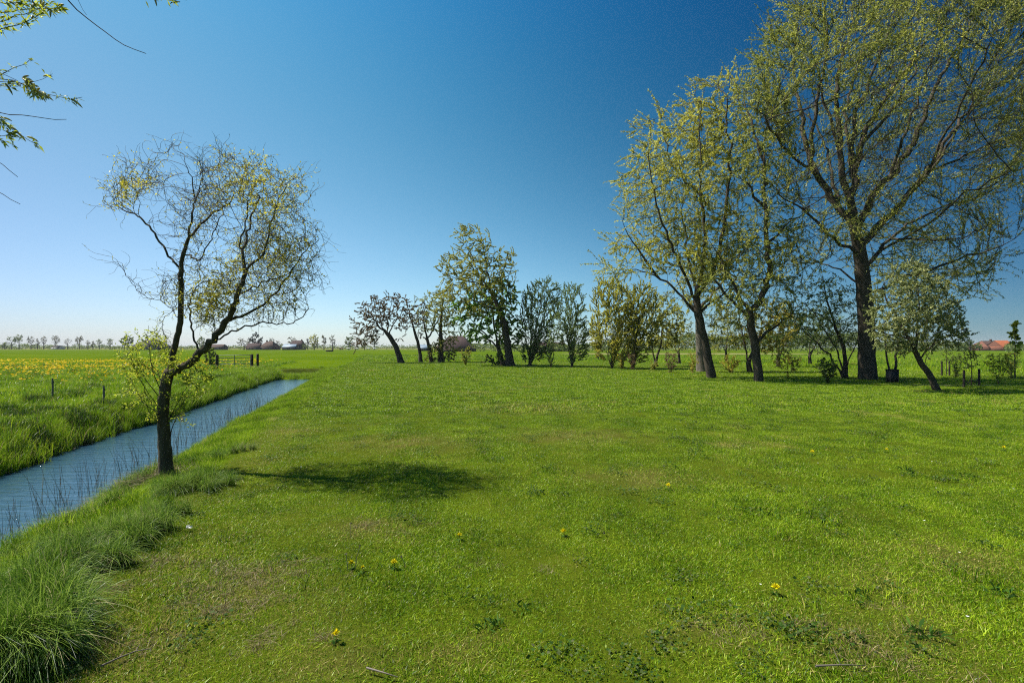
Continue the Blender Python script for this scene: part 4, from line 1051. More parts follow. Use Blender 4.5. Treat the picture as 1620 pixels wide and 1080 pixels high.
tree('wind_swept_poplar', 'tallest yellow-green tree of the middle group, its crown swept by the wind', 'tree',
     [[(808, 579), (803, 545), (799, 520), (793, 497), (779, 464), (758, 436), (735, 415)],
      [(800, 577), (797, 550), (795, 520), (793, 500)],
      [(779, 464), (771, 425), (764, 392), (756, 362)], [(793, 497), (803, 460), (806, 430), (810, 405)], [(771, 430), (785, 400), (775, 375)], [(770, 452), (745, 445), (720, 440), (700, 430)], [(790, 490), (765, 480), (735, 470)], [(756, 434), (740, 395), (735, 370)]],
     [(692, 428), (702, 398), (725, 392), (724, 372), (735, 355), (757, 357), (766, 372), (790, 396), (815, 402), (822, 432), (820, 470), (802, 505), (770, 510), (735, 500), (715, 480), (690, 480), (702, 450)],
     n_attr=1300, step=.42, jit=.2, r_base=.34, r_tip=.014, twigs=3, twig_len=.75, wind=(-.5, -.05, .05), leaves=8.5, leaf=(.15, .055), mat='willow', tint_shift=-.10, clump=.25, thick=.85, leaf_spread=.6)
tree('dark_maple', 'dark green maple with large leaves filling the base of the tallest middle tree', 'tree',
     [[(796, 578), (788, 548), (782, 520), (780, 495)], [(788, 550), (765, 525), (745, 505)], [(790, 545), (805, 510), (812, 480)]],
     [(716, 485), (745, 460), (800, 430), (825, 460), (820, 500), (835, 520), (818, 548), (780, 545), (750, 548), (728, 525)],
     n_attr=900, step=.4, jit=.2, r_base=.22, r_tip=.014, twigs=3, twig_len=.5, leaves=6.5, leaf=(.17, .12), mat='maple', clump=.2, thick=.9)
tree('low_bush', 'low spreading pale green bush left of the twin dark trunks', 'shrub', [], [(758, 578), (766, 562), (790, 555), (800, 565), (798, 579)], stems=((786, 579), 8), n_attr=260, step=.25, r_base=.03, r_tip=.010, twigs=2, twig_len=.3, leaves=4, leaf=(.16, .09), mat='mid', tint_shift=.1)
vase = dict(wind=(.12, 0, .25), up=.5, leaf_spread=.35, spread=.35, trop=(0, 0, .12))
tree('dark_vase_willow', 'dense dark vase-shaped shrub willow with a thick black clump of trunks', 'tree', [],
     [(822, 470), (845, 447), (868, 442), (885, 455), (886, 490), (872, 540), (858, 572), (826, 572), (820, 530)],
     stems=((838, 579), 20), n_attr=2800, step=.30, jit=.18, r_base=.15, r_tip=.011, twigs=3, twig_len=.65, leaves=9.5, leaf=(.15, .055), clump=.2, mat='grey_green', tint_shift=-.15, flare=2.2, **vase)
tree('thin_multistem_shrub', 'thin open shrub of bare lower stems next to the dark vase willow', 'shrub', [],
     [(860, 520), (868, 490), (890, 490), (895, 540), (880, 562), (864, 560)], stems=((871, 581), 6), n_attr=300, step=.32, r_base=.05, r_tip=.013, twigs=2, twig_len=.5, leaves=3, leaf=(.2, .07), mat='grey_green', **vase)
tree('slim_vase_willow', 'slimmer grey-green vase willow with feathery top', 'tree', [],
     [(880, 490), (893, 452), (912, 450), (924, 470), (922, 500), (932, 530), (925, 570), (897, 572), (884, 535)],
     stems=((905, 581), 15), n_attr=2100, step=.29, jit=.18, r_base=.09, r_tip=.010, twigs=3, twig_len=.65, leaves=9, leaf=(.15, .055), clump=.2, mat='grey_green', flare=1.8, **vase)
tree('golden_vase_willow', 'golden olive vase-shaped willow bush with yellow left side', 'tree', [],
     [(934, 525), (938, 470), (948, 444), (975, 446), (1002, 462), (1014, 515), (1004, 560), (985, 576), (955, 574), (940, 556)],
     stems=((968, 583), 17), n_attr=2800, step=.27, jit=.15, r_base=.07, r_tip=.010, twigs=3, twig_len=.6, leaves=10.5, leaf=(.145, .055), clump=.2, mat='olive', tint_shift=.25, flare=1.4, **vase)
tree('brown_vase_willow', 'brownish olive vase willow with dark fanned stems right of the golden one', 'tree', [],
     [(985, 505), (996, 460), (1018, 446), (1040, 466), (1050, 510), (1036, 550), (1014, 577), (990, 570)],
     stems=((999, 584), 16), n_attr=2200, step=.27, jit=.18, r_base=.09, r_tip=.010, twigs=3, twig_len=.6, leaves=9, leaf=(.145, .055), clump=.2, mat='olive', tint_shift=.08, flare=1.6, **vase)
tree('far_golden_bush', 'small golden bush far beyond the gap between two vase willows', 'shrub', [], [(934, 540), (938, 515), (946, 505), (955, 520), (956, 550), (945, 556)], stems=((947, 569), 5), n_attr=220, step=.4, r_base=.09, r_tip=.014, twigs=2, twig_len=.5, leaves=4, leaf=(.24, .12), mat='yellow')
tree('forked_young_tree', 'young yellow-green tree with a low V-shaped fork', 'tree',
     [[(1039, 580), (1035, 568), (1032, 552), (1031, 535), (1033, 510)], [(1038, 574), (1044, 555), (1047, 530), (1048, 505)]],
     [(1015, 520), (1022, 480), (1045, 465), (1075, 480), (1085, 520), (1070, 550), (1040, 555), (1022, 548)], n_attr=650, step=.35, r_base=.15, r_tip=.012, twigs=3, twig_len=.55, leaves=3.4, leaf=(.2, .08), mat='olive', tint_shift=.05, wind=(-.3, 0, 0))
# little shrubs planted along the lawn edge
def shrub(nm, label, bx, by, w, h, mat, leaves=3., n=110, up=.4, leaf=.05, ns=7, tm='twig'):
    D = ground_at(bx, by)[1]; k = D / 30
    pl = [(bx - .18 * w, by - .25 * h), (bx - .5 * w, by - .65 * h), (bx - .38 * w, by - .95 * h), (bx, by - h), (bx + .4 * w, by - .92 * h), (bx + .5 * w, by - .6 * h), (bx + .2 * w, by - .22 * h)]
    return tree(nm, label, 'shrub', [], pl, stems=((bx, by), ns), n_attr=n, step=.11 * max(k, .6), jit=.2, r_base=.012 * max(k, 1), r_tip=.0035 * max(k, .8), twigs=2, twig_len=.2 * max(k, .7), leaves=leaves,
                leaf=(leaf * 1.6 * max(k, .7), leaf * .8 * max(k, .7)), mat=mat, up=up, twig_mat=tm, group='young shrubs along the lawn edge')
shrub('young_shrub', 'lone little shrub standing on the lawn before the reddish barn', 737, 578, 18, 30, 'olive', 4)
shrub('young_shrub', 'small yellow shrub in front of the golden vase willow', 984, 584, 12, 24, 'yellow', 4)
shrub('young_shrub', 'reddish twiggy shrub in front of the brown vase willow', 1000, 585, 18, 26, 'brown', 4)
shrub('young_shrub', 'tiny shrub before the young V-forked tree', 1034, 586, 12, 16, 'olive', 3, 60)
shrub('young_shrub', 'upright orange-tinged shrub between the V-forked tree and the slanting willow', 1061, 590, 24, 32, 'brown', 3.4)
shrub('young_shrub', 'thin wispy shrub just left of the slanting willow trunk', 1095, 591, 18, 36, 'yellow', 1.6, 70)
shrub('young_shrub', 'round yellowish shrub between the slanting and the forked willow', 1155, 590, 32, 28, 'yellow', 3.4)
shrub('young_shrub', 'broad rounded shrub of yellow twigs right of the forked willow', 1246, 598, 46, 38, 'yellow', 3.2, 190, tm='twig_grey')
shrub('young_shrub', 'green stemmy shrub in the shade before the huge trunk', 1310, 606, 34, 40, 'mid', 3.4, 130, leaf=.07)
shrub('young_shrub', 'yellow-green bush between the staked sapling and the columnar young tree', 1579, 608, 44, 50, 'lime', 2.6, 190)
shrub('young_shrub', 'shrub with reddish stems below the columnar young tree', 1600, 600, 30, 44, 'olive', 2.2, 120)
shrub('young_shrub', 'small leafy shrub right of the bent hawthorn trunk', 1512, 598, 22, 36, 'mid', 2.0, 90)
tree('columnar_young_tree', 'slim columnar young tree with large bright leaves by the picture edge', 'tree',
     [[(1606, 598), (1605, 575), (1606, 550), (1606, 530), (1607, 514)]], [(1598, 560), (1598, 530), (1602, 510), (1612, 512), (1615, 535), (1610, 565)],
     n_attr=90, step=.16, r_base=.035, r_tip=.007, twigs=2, twig_len=.25, leaves=6, leaf=(.14, .10), mat='lime', thick=1., up=.4, leaf_spread=1.)

# ------------------------------------------------------------------ staked saplings, bin, gate, posts
M['wood_dark'] = rough_mat('wood_dark', (.018, .014, .011), (.05, .04, .03), 20, .9, .4, (1, 1, .2))
M['wood_grey'] = rough_mat('wood_grey', (.10, .09, .07), (.22, .20, .16), 18, .9, .4, (1, 1, .2))
M['steel'] = rough_mat('galvanised_steel', (.10, .11, .11), (.18, .19, .19), 12, .6, .05, metal=.3)
M['black_plastic'] = rough_mat('bin_dark', (.012, .013, .014), (.03, .03, .03), 10, .6, .1)

def stakes(label, pxa, pya, pxb, pyb, top, sap_lab, brace, crown_poly, sapx, sapy):
    a, b = ground_at(pxa, pya), ground_at(pxb, pyb)
    for q, g, lab in ((a, a, 'first'), (b, b, 'second')):
        pass
    t = thing('tree_stakes', label, 'stakes', tuple((a + b) / 2))
    h = (pya - top) * a[1] / F
    for g in (a, b):
        G = Geo(); G.tube([g - [0, 0, .1], g + [0, 0, h * .5], g + [0, 0, h]], [.045, .043, .04], 8); G.build('stake', M['wood_dark'], t)
    if brace:
        mid = (a + b) / 2 + np.array([0, 0, h * .36])
        for g in (a, b):
            G = Geo(); G.tube([g + [0, 0, h * .48], (g + mid) / 2 + [0, 0, h * .05], mid], [.022, .02, .02], 5); G.build('strap', M['wood_dark'], t)
    D = (a[1] + b[1]) / 2
    tree('staked_sapling', sap_lab, 'sapling', [[(sapx, sapy), (sapx + .5, sapy - 20), (sapx, sapy - 38)]], crown_poly, n_attr=110, step=.13, jit=.2, r_base=.022, r_tip=.005, twigs=2, twig_len=.25,
         leaves=3, leaf=(.08, .045), mat='mid', bark='twig', up=.5, tint_shift=.1)
stakes('pair of dark tree stakes joined by a V of straps on the shaded lawn', 1525, 613, 1549, 610, 585, 'sapling of several thin stems tied between the braced stakes', True,
       [(1528, 585), (1516, 570), (1520, 556), (1540, 550), (1550, 560), (1548, 580), (1540, 592)], 1537, 610)
stakes('pair of dark tree stakes without straps further off in the sunlit grass', 1490, 595, 1502, 595, 571, 'slim leafy sapling between the farther plain stakes', False,
       [(1492, 575), (1491, 556), (1498, 548), (1505, 560), (1503, 578)], 1497, 594)

def litter_bin():
    g = ground_at(1411.5, 605); D = g[1]; k = D / F
    t = thing('litter_bin', 'dark square bin standing in the shade right of the huge willow trunk', 'bin', tuple(g))
    w, h = 13 * k, 21 * k
    G = Geo(); G.box(g + [0, 0, h / 2 - .02], (w * .97, w * .9, h), .0, 1.0); G.build('body', M['black_plastic'], t)
    G = Geo()
    for s in (-1, 1):
        G.box(g + [s * w * .5, 0, h - .02], (.022, w * .93, .05), .0); G.box(g + [0, s * w * .468, h - .02], (w * .97, .022, .05), .0)
    G.build('rim', M['black_plastic'], t)
litter_bin()

def gate():
    D = 44.0
    L_, R_ = P(345, 582, D), P(397, 582, D)
    L_[2] = z1(L_[0], D); R_[2] = z1(R_[0], D)
    t = thing('field_gate', 'grey steel bar gate closing the field by the water end', 'gate', tuple((L_ + R_) / 2))
    for z in (.28, .55, .80, 1.02):
        G = Geo(); G.tube([L_ + [0, 0, z], (L_ + R_) / 2 + [0, 0, z], R_ + [0, 0, z]], .026, 6); G.build('rail', M['steel'], t)
    for f in (0.01, .5, .99):
        p = L_ + (R_ - L_) * f; G = Geo(); G.tube([p + [0, 0, .05], p + [0, 0, .55], p + [0, 0, 1.05]], .03, 6); G.build('upright', M['steel'], t)
    for px, lab, hh in ((398.8, 'slimmer dark gate post holding the steel gate', 1.1), (407.6, 'thicker free-standing dark post right of the gate', 1.16), (343, 'dark gate post at the far end of the steel gate, by the green bush', 1.1)):
        g = P(px, 582, D - .1); g[2] = z1(g[0], D)
        G = Geo(); G.tube([g - [0, 0, .1], g + [0, 0, .6], g + [0, 0, hh - .03], g + [0, 0, hh]], [.105, .10, .10, .07], 9)
        tag(G.build('gate_post', M['wood_dark'], None, smooth=True), lab, 'post', 'gate posts')
gate()
for px, py, top, lab in ((83, 631, 598, 'thin grey fence stake standing in the meadow before the flowers'), (164, 641, 610, 'second thin grey stake, shorter, nearer the water channel')):
    g = ground_at(px, py); h = (py - top) * g[1] / F
    t = thing('fence_stake', lab, 'stake', tuple(g), 'grey stakes in the meadow')
    G = Geo(); G.tube([g - [0, 0, .1], g + [.01, 0, h * .5], g + [.0, 0, h]], [.028, .027, .025], 7); G.build('shaft', M['wood_grey'], t)
    G = Geo(); G.box(g + [.028, 0, h * .8], (.02, .03, .05)); G.build('insulator', M['black_plastic'], t)
tree('gate_bush', 'dark green bush leaning on the field gate', 'shrub', [], [(322, 570), (324, 552), (334, 548), (343, 558), (342, 575), (330, 578)], stems=((333, 580), 5), n_attr=130, step=.22, r_base=.05, r_tip=.01, twigs=2, twig_len=.3, leaves=5, leaf=(.17, .1), mat='mid')

# ------------------------------------------------------------------ farms, barns and far trees
M['brick'] = rough_mat('brick_brown', (.05, .03, .022), (.09, .05, .035), 3, .9, .1)
M['brick_red'] = rough_mat('brick_red', (.10, .04, .025), (.17, .07, .045), 3, .9, .1)
M['roof_red'] = rough_mat('roof_orange_red', (.24, .06, .022), (.34, .10, .035), 2, .85, .2)
M['roof_brown'] = rough_mat('roof_brown', (.050, .030, .024), (.085, .050, .038), 2, .9, .2)
M['roof_maroon'] = rough_mat('roof_maroon', (.032, .018, .017), (.055, .030, .027), 2, .9, .2)
M['thatch'] = rough_mat('roof_thatch', (.035, .032, .028), (.075, .068, .06), 3, .95, .3)
M['sheet_blue'] = rough_mat('roof_blue_sheet', (.13, .18, .24), (.20, .26, .33), 2, .5, .05)
M['white_wall'] = rough_mat('white_wall', (.62, .62, .60), (.78, .78, .75), 2, .8, .05)
M['glass'] = rough_mat('window_glass', (.02, .025, .03), (.05, .06, .07), 2, .15, .0)
M['dark_wall'] = rough_mat('wall_dark_boards', (.028, .026, .024), (.055, .05, .045), 4, .9, .1)

def house(name, label, cat, px, base_D, w, d, wall_h, roof_h, hip, wall, roof, rz=0., win=3, chimneys=(), ridge=None):
    x = base_D * (px - 810) / F; g = np.array([x, base_D, z1(x, base_D)])
    t = thing(name, label, cat, tuple(g)); t.rotation_euler[2] = rz
    def put(G, nm, mat, par=t):
        V = np.concatenate(G.V); Q = np.concatenate(G.Q); return link(nm, mk_mesh(nm, V, Q, mat, False), par)
    G = Geo(); G.box((0, 0, wall_h / 2 - .1), (w, d, wall_h + .2))
    if hip < .35 * d:   # gables
        for s in (-1, 1):
            x1 = s * (w / 2 - .02); v = [[x1, -d / 2, wall_h], [x1, d / 2, wall_h], [x1 - s * hip, .05, wall_h + roof_h * .97], [x1 - s * hip, -.05, wall_h + roof_h * .97]]; G.add(v, [[0, 1, 2, 3]])
    put(G, 'wall', M[wall])
    e = .35; zb = wall_h - .12; rl = w / 2 - hip
    v = [[-w / 2 - e, -d / 2 - e, zb], [w / 2 + e, -d / 2 - e, zb], [w / 2 + e, d / 2 + e, zb], [-w / 2 - e, d / 2 + e, zb], [-rl - .05, -.05, wall_h + roof_h], [rl + .05, -.05, wall_h + roof_h], [rl + .05, .05, wall_h + roof_h], [-rl - .05, .05, wall_h + roof_h]]
    v2 = [[a, b, c - .15] for a, b, c in v[:4]]
    G = Geo(); q = [[0, 1, 5, 4], [2, 3, 7, 6], [4, 5, 6, 7]]
    if hip >= .35 * d: q += [[1, 2, 6, 5], [3, 0, 4, 7]]
    q += [[8, 9, 1, 0], [9, 10, 2, 1], [10, 11, 3, 2], [11, 8, 0, 3]]
    G.add(v + v2, q); rf = put(G, 'roof', M[roof])
    for cx in chimneys:
        G = Geo(); G.box((cx, 0, wall_h + roof_h + .25), (.7, .7, 1.1)); put(G, 'chimney', M['brick'], rf)
    for k in range(win):
        wx = (k + .7) / (win + .4) * w - w / 2
        G = Geo(); G.box((wx, -d / 2 - .02, wall_h * .55), (1.0, .12, wall_h * .42)); wn_ = put(G, 'window', M['white_wall'])
        G = Geo(); G.box((wx, -d / 2 - .06, wall_h * .55), (.8, .08, wall_h * .34)); put(G, 'pane', M['glass'], wn_)
    G = Geo(); G.box((w / 2 - w * .12, -d / 2 - .03, min(1.1, wall_h * .45)), (1.1, .1, min(2.2, wall_h * .9))); put(G, 'door', M['dark_wall'])
    return t
house('farm_barn', 'big dark hip-roofed barn behind the corkscrew willow trunk', 'barn', 240, 330, 16, 14, 2.6, 4.6, 6, 'dark_wall', 'thatch', .1, 3)
house('low_shed', 'low dark shed between the willow limbs and the bare far tree', 'shed', 345, 330, 9, 7, 1.8, 1.8, .2, 'dark_wall', 'roof_brown', .0, 2)
house('small_farmhouse', 'small maroon-roofed house below the far conifer', 'house', 403, 330, 8, 7, 1.8, 2.6, .2, 'brick', 'roof_maroon', .05, 2, (2.,))
house('overgrown_farmhouse', 'brown farmhouse with a tall sagging roof right of the far conifer', 'house', 427, 332, 9.5, 9, 1.9, 3.6, 2.8, 'brick', 'roof_brown', -.1, 3, (-2.,))
house('blue_shed', 'long shed with a pale blue sheet roof before the tall brick barn', 'shed', 459.5, 322, 7.6, 8, 2.0, 1.6, .1, 'dark_wall', 'sheet_blue', .15, 2)
house('brick_barn', 'tall maroon-roofed brick barn behind the blue shed', 'barn', 471, 340, 7, 9, 3.0, 3.2, .2, 'brick', 'roof_maroon', .05, 1, (2.6,))
house('white_cottage', 'tiny white cottage among the bare avenue trees', 'cottage', 92, 430, 7, 6, 1.6, 1.5, .2, 'white_wall', 'thatch', .0, 2)
house('reddish_barn', 'large reddish-brown barn with low eaves behind the olive trees', 'barn', 722, 200, 13.5, 12, 1.5, 4.6, 4, 'brick', 'roof_maroon', -.12, 3, )
house('grey_shed', 'small blue-grey roofed shed seen between two thin dark stems', 'shed', 671, 230, 5, 5, 1.4, 1.4, .1, 'dark_wall', 'sheet_blue', .3, 1)
house('red_roof_house', 'dull red roofed house, the left one at the field edge by the columnar tree', 'house', 1562, 250, 11.5, 9, 1.9, 2.9, 2.2, 'brick_red', 'roof_brown', .2, 3, (2.,))
house('orange_roof_house', 'house with the brightest orange-red roof at the field edge', 'house', 1583, 243, 7.2, 8, 1.9, 3.0, .2, 'brick_red', 'roof_red', .1, 2)
house('garden_barn', 'low dark barn roof seen through the vase willows', 'barn', 868, 210, 16, 8, 1.6, 2.2, 2, 'dark_wall', 'roof_maroon', .0, 2)

def far_tree(nm, label, px, top, w, mat='bare', D=430, leaves=2.2, shape='round', trunk_f=.35, base=None, nat=70, leaf=.55, thick=1.):
    x = D * (px - 810) / F; by = HOR + F * (CAM_H - z1(x, D)) / D
    h = by - top
    if shape == 'round':
        pl = [(px + .5 * w * math.cos(a) * (1 + .18 * math.sin(3 * a + px)), top + (1 - trunk_f) * h * .5 - (1 - trunk_f) * h * .5 * math.sin(a)) for a in np.linspace(0, 2 * math.pi, 14)[:-1]]
    elif shape == 'fan':
        pl = [(px - .12 * w, by - trunk_f * h), (px - .5 * w, by - .6 * h), (px - .42 * w, top + .16 * h), (px - .12 * w, top), (px + .25 * w, top + .03 * h), (px + .5 * w, top + .25 * h), (px + .4 * w, by - .5 * h), (px + .12 * w, by - trunk_f * h)]
    else:
        pl = [(px - .3 * w, by - trunk_f * h), (px - .5 * w, by - .5 * h), (px - .35 * w, top + .1 * h), (px, top), (px + .35 * w, top + .1 * h), (px + .5 * w, by - .5 * h), (px + .3 * w, by - trunk_f * h)]
    return tree(nm, label, 'tree', [[(px, by), (px + .02 * w, by - .25 * h), (px, by - .55 * h)]], pl, D=D, n_attr=nat, step=.65, jit=.25, r_base=.34, r_tip=.06, twigs=2, twig_len=1.1, twig_k=3, leaves=leaves, leaf=(leaf, leaf * .6), mat=mat, thick=thick, flare=1.1)
av = 'avenue trees along the horizon'
for a in (('far_bush', 'dark rounded bush at the picture edge, first below the avenue', 7, 541, 12, 'mid', 430, 4, 'round', .1),
          ('avenue_tree', 'airy avenue tree, first of the tall pair at the far meadow edge', 18, 532, 16, 'mid', 430, 2, 'fan'),
          ('avenue_tree', 'broadest green avenue tree of the tall pair at the far meadow edge', 30, 529, 20, 'mid', 430, 2.4, 'fan'),
          ('avenue_tree', 'round bare avenue tree left of a thin one', 49, 532, 13, 'bare', 430, 2, 'round'),
          ('avenue_tree', 'thinnest small avenue tree between a round and a tall bare one', 59, 534, 7, 'bare', 430, 1.6, 'column'),
          ('avenue_tree', 'tall narrow bare avenue tree left of the wide fan-shaped one', 69, 531, 11, 'bare', 430, 1.4, 'fan'),
          ('avenue_tree', 'wide bare fan-shaped avenue tree beside the white cottage', 87, 530, 18, 'bare', 430, 1.8, 'fan'),
          ('avenue_tree', 'sparsest skeletal avenue tree right of the white cottage', 107, 535, 13, 'bare', 430, .7, 'fan'),
          ('avenue_tree', 'full bare avenue tree right of the skeletal one', 126, 532, 14, 'bare', 430, 2.2, 'fan'),
          ('avenue_tree', 'little avenue tree, left of a close pair', 139, 538, 7, 'bare', 430, 2, 'round'),
          ('avenue_tree', 'little avenue tree, right of a close pair', 147, 539, 7, 'bare', 430, 2, 'round'),
          ('avenue_tree', 'dark compact avenue tree after the little pair', 157, 536, 9, 'mid', 430, 2, 'round'),
          ('avenue_tree', 'dark pointed avenue tree, last before the big green tree', 174, 535, 10, 'mid', 430, 2, 'column')):
    nm, lab, px, top, w, mt, D, lv, shp = a[:9]
    far_tree(nm, lab, px, top, w, mt, D, lv, shp, *(a[9:])) ['group'] = av
for a in (('far_tree', 'big dark green round tree left of the hip-roofed barn', 201, 530, 22, 'mid', 330, 5, 'round', .12),
          ('far_tree', 'mid green round tree framed in the fork of the corkscrew willow', 319, 531, 14, 'mid', 330, 4, 'round', .1),
          ('far_tree', 'small yellowish tree right of the hip-roofed barn', 260, 538, 10, 'olive', 330, 3, 'round', .2),
          ('far_tree', 'bare grey spreading tree left of the far conifer', 386, 534, 24, 'bare', 340, 1.4, 'fan', .2),
          ('far_conifer', 'dark layered conifer standing over the small farmhouse', 405, 527, 21, 'conifer', 338, 7, 'round', .25),
          ('far_tree', 'taller bare grey tree behind the overgrown farmhouse', 430, 534, 11, 'bare', 350, 1.6, 'fan', .2),
          ('far_tree', 'shorter bare grey tree right of the overgrown farmhouse', 440, 538, 10, 'bare', 345, 1.6, 'round', .2),
          ('far_tree', 'domed pale bare tree behind the blue shed', 461, 532, 17, 'bare', 360, 2.2, 'round', .15),
          ('far_bush', 'green bush beside the blue shed', 447, 544, 8, 'mid', 330, 4, 'round', .1),
          ('far_bush', 'dark green bush between brick barn and golden tree', 483, 543, 9, 'mid', 330, 4, 'round', .1),
          ('far_conifer', 'small dark conifer touching the golden far tree', 487, 535, 6, 'conifer', 335, 6, 'column', .1),
          ('far_tree', 'full golden-green far tree right of the brick barn', 497, 529, 17, 'olive', 330, 5, 'round', .08),
          ('far_poplar', 'narrow grey poplar nearer the golden far tree', 512.5, 529, 8.5, 'bare', 330, 3, 'column', .3),
          ('far_poplar', 'narrow grey poplar above the dark trough post', 526, 529, 8.5, 'bare', 330, 3, 'column', .3),
          ('far_tree', 'round green lollipop tree above the cattle', 551.5, 531, 16, 'mid', 330, 4.5, 'round', .25),
          ('far_tree', 'first round tree showing below the bronze crown', 577, 532, 12, 'mid', 330, 3.5, 'round', .25),
          ('far_tree', 'second round tree, taller, showing below the bronze crown', 592, 529, 14, 'mid', 330, 3.5, 'round', .25),
          ('far_bush', 'green bush hiding the left gable of the red roofed house', 1549, 542, 12, 'mid', 240, 4, 'round', .1),
          ('far_tree', 'dark green tree between hawthorn and the red roofed houses', 1535, 538, 26, 'mid', 235, 4, 'round', .1),
          ('far_bush', 'dark bush right of the orange roof', 1602, 543, 18, 'mid', 240, 4, 'round', .1)):
    nm, lab, px, top, w, mt, D, lv, shp = a[:9]
    far_tree(nm, lab, px, top, w, mt, D, lv, shp, *(a[9:]))

def leaf_band(name, rows, D, dd, n, leaf, mat, seed):
    """a far mass of foliage: rows = (px0, px1, height, wobble)"""
    rng = RNG(seed); B = []
    tot = sum((r[1] - r[0]) * r[2] for r in rows)
    for (a, b, h, wv) in rows:
        k = int(n * (b - a) * h / tot)
        px = rng.uniform(a, b, k); DD = D + rng.uniform(0, dd, k); x = DD * (px - 810) / F
        top = h * (1 - wv + wv * (.5 + .5 * np.clip(wob(x, x * 0 + D, 2.2 / h) + .5 * wob(x, x * 0, 7 / h), -1, 1)))
        z = zt(x, DD) + top * np.sqrt(rng.uniform(0, 1, k))
        B.append(np.stack([x, DD, z], -1))
    B = np.concatenate(B); k = len(B)
    V, Q = leaf_quads(rng, B, rng.normal(0, 1, (k, 3)), leaf, leaf * .7)
    tag(link(name, mk_mesh(name, V, Q, M[mat], False, {'tint': np.repeat(np.clip(rng.normal(.45, .22, k), 0, 1), 4)})), kind='stuff')
leaf_band('far_hedge', [(-260, 200, 5.0, .85), (200, 480, 4.0, .8), (480, 760, 3.2, .6)], 436, 8, 14000, .9, 'mid', 'hedge')
leaf_band('horizon_wood', [(-500, 60, 11, .5), (60, 400, 6, .6), (400, 900, 8, .4), (900, 1700, 9, .4), (1700, 2200, 9, .4)], 1150, 60, 9000, 3.4, 'mid', 'hwood')
leaf_band('far_wood', [(735, 940, 3.6, .5), (940, 1060, 5.5, .5), (1060, 1120, 7.5, .4), (1120, 1360, 8.5, .45), (1360, 1530, 5.0, .6), (1590, 1800, 4.0, .6)], 195, 14, 34000, .6, 'mid', 'fwood')

# cattle grazing far out
M['cow_white'] = rough_mat('cow_white', (.55, .53, .50), (.75, .73, .70), .8, .8, .05)
M['cow_brown'] = rough_mat('cow_brown', (.10, .05, .03), (.18, .09, .05), .8, .8, .05)
M['horn'] = rough_mat('hoof_horn', (.05, .04, .03), (.10, .08, .06), 8, .6, .1)
def cow_body():
    bm = bmesh.new()
    P_ = [((0, 0, 1.05), .36), ((.45, 0, 1.08), .38), ((-.5, 0, 1.02), .37), ((-.85, 0, 1.10), .27), ((.85, 0, 1.10), .30), ((1.15, 0, .95), .19), ((1.40, 0, .62), .15), ((1.56, 0, .36), .10), ((1.66, 0, .18), .08),
          ((.62, .2, .70), .13), ((.62, .2, .38), .075), ((.62, .2, .02), .06), ((.62, -.2, .70), .13), ((.66, -.2, .38), .075), ((.66, -.2, .02), .06),
          ((-.72, .2, .78), .17), ((-.66, .2, .56), .10), ((-.84, .2, .38), .07), ((-.80, .2, .02), .06), ((-.72, -.2, .78), .17), ((-.62, -.2, .56), .10), ((-.80, -.2, .38), .07), ((-.76, -.2, .02), .06),
          ((-1.05, 0, 1.12), .06), ((-1.12, 0, .8), .03), ((-1.13, 0, .45), .045), ((1.42, .22, .68), .03), ((1.42, -.22, .68), .03)]
    E = [(0, 1), (0, 2), (2, 3), (1, 4), (4, 5), (5, 6), (6, 7), (7, 8), (4, 9), (9, 10), (10, 11), (4, 12), (12, 13), (13, 14), (3, 15), (15, 16), (16, 17), (17, 18), (3, 19), (19, 20), (20, 21), (21, 22), (3, 23), (23, 24), (24, 25), (6, 26), (6, 27)]
    vs = [bm.verts.new(p) for p, _ in P_]
    for a, b in E: bm.edges.new((vs[a], vs[b]))
    me = bpy.data.meshes.new('body'); bm.to_mesh(me); bm.free()
    o = bpy.data.objects.new('body_tmp', me); sc.collection.objects.link(o)
    sk = o.modifiers.new('skin', 'SKIN')
    for v, (_, r) in zip(me.skin_vertices[0].data, P_): v.radius = (r, r)
    me.skin_vertices[0].data[0].use_root = True
    sb = o.modifiers.new('sub', 'SUBSURF'); sb.levels = sb.render_levels = 1
    dg = bpy.context.evaluated_depsgraph_get()
    out = bpy.data.meshes.new_from_object(o.evaluated_get(dg)); bpy.data.objects.remove(o)
    out.polygons.foreach_set('use_smooth', np.ones(len(out.polygons), dtype=bool))
    return out
cowm = cow_body()
for k, (px, mt, lab, rz) in enumerate(((540.5, 'cow_brown', 'brown cow grazing under the round green lollipop tree', 2.9), (551, 'cow_white', 'white cow grazing next to the brown cow', .2), (564, 'cow_white', 'white cow standing between the lollipop tree and the bronze tree', .0),
                                       (583, 'cow_white', 'white cow seen just left of the leaning bronze trunk', 3.1), (593, 'cow_white', 'white cow seen nearest the leaning bronze trunk', .3))):
    D = 285 + 6 * k; x = D * (px - 810) / F
    c = cowm.copy(); c.materials.clear(); c.materials.append(M[mt])
    t = thing('cow', lab, 'cow', (x, D, z1(x, D)), 'cattle grazing in the far field'); t.rotation_euler[2] = rz
    link('body', c, t)
    for s in (-1, 1):
        G = Geo(); G.tube([(1.36, s * .1, .76), (1.34, s * .2, .84), (1.40, s * .24, .93)], [.03, .025, .01], 5); V = np.concatenate(G.V); link('horn', mk_mesh('horn', V, np.concatenate(G.Q), M['horn']), t)
def trough():
    D = 200; g = np.array([D * (523 - 810) / F, D, 0]); g[2] = z1(g[0], D)
    t = thing('water_trough', 'dark cattle trough with an upright post below the second poplar', 'trough', tuple(g))
    G = Geo(); G.box(g + [-.6, 0, .3], (2.2, .9, .6), 0, 1.1); G.build('tub', M['wood_dark'], t)
    G = Geo(); G.box(g + [.85, 0, .5], (.35, .35, 1.2)); G.build('post', M['wood_dark'], t)
trough()

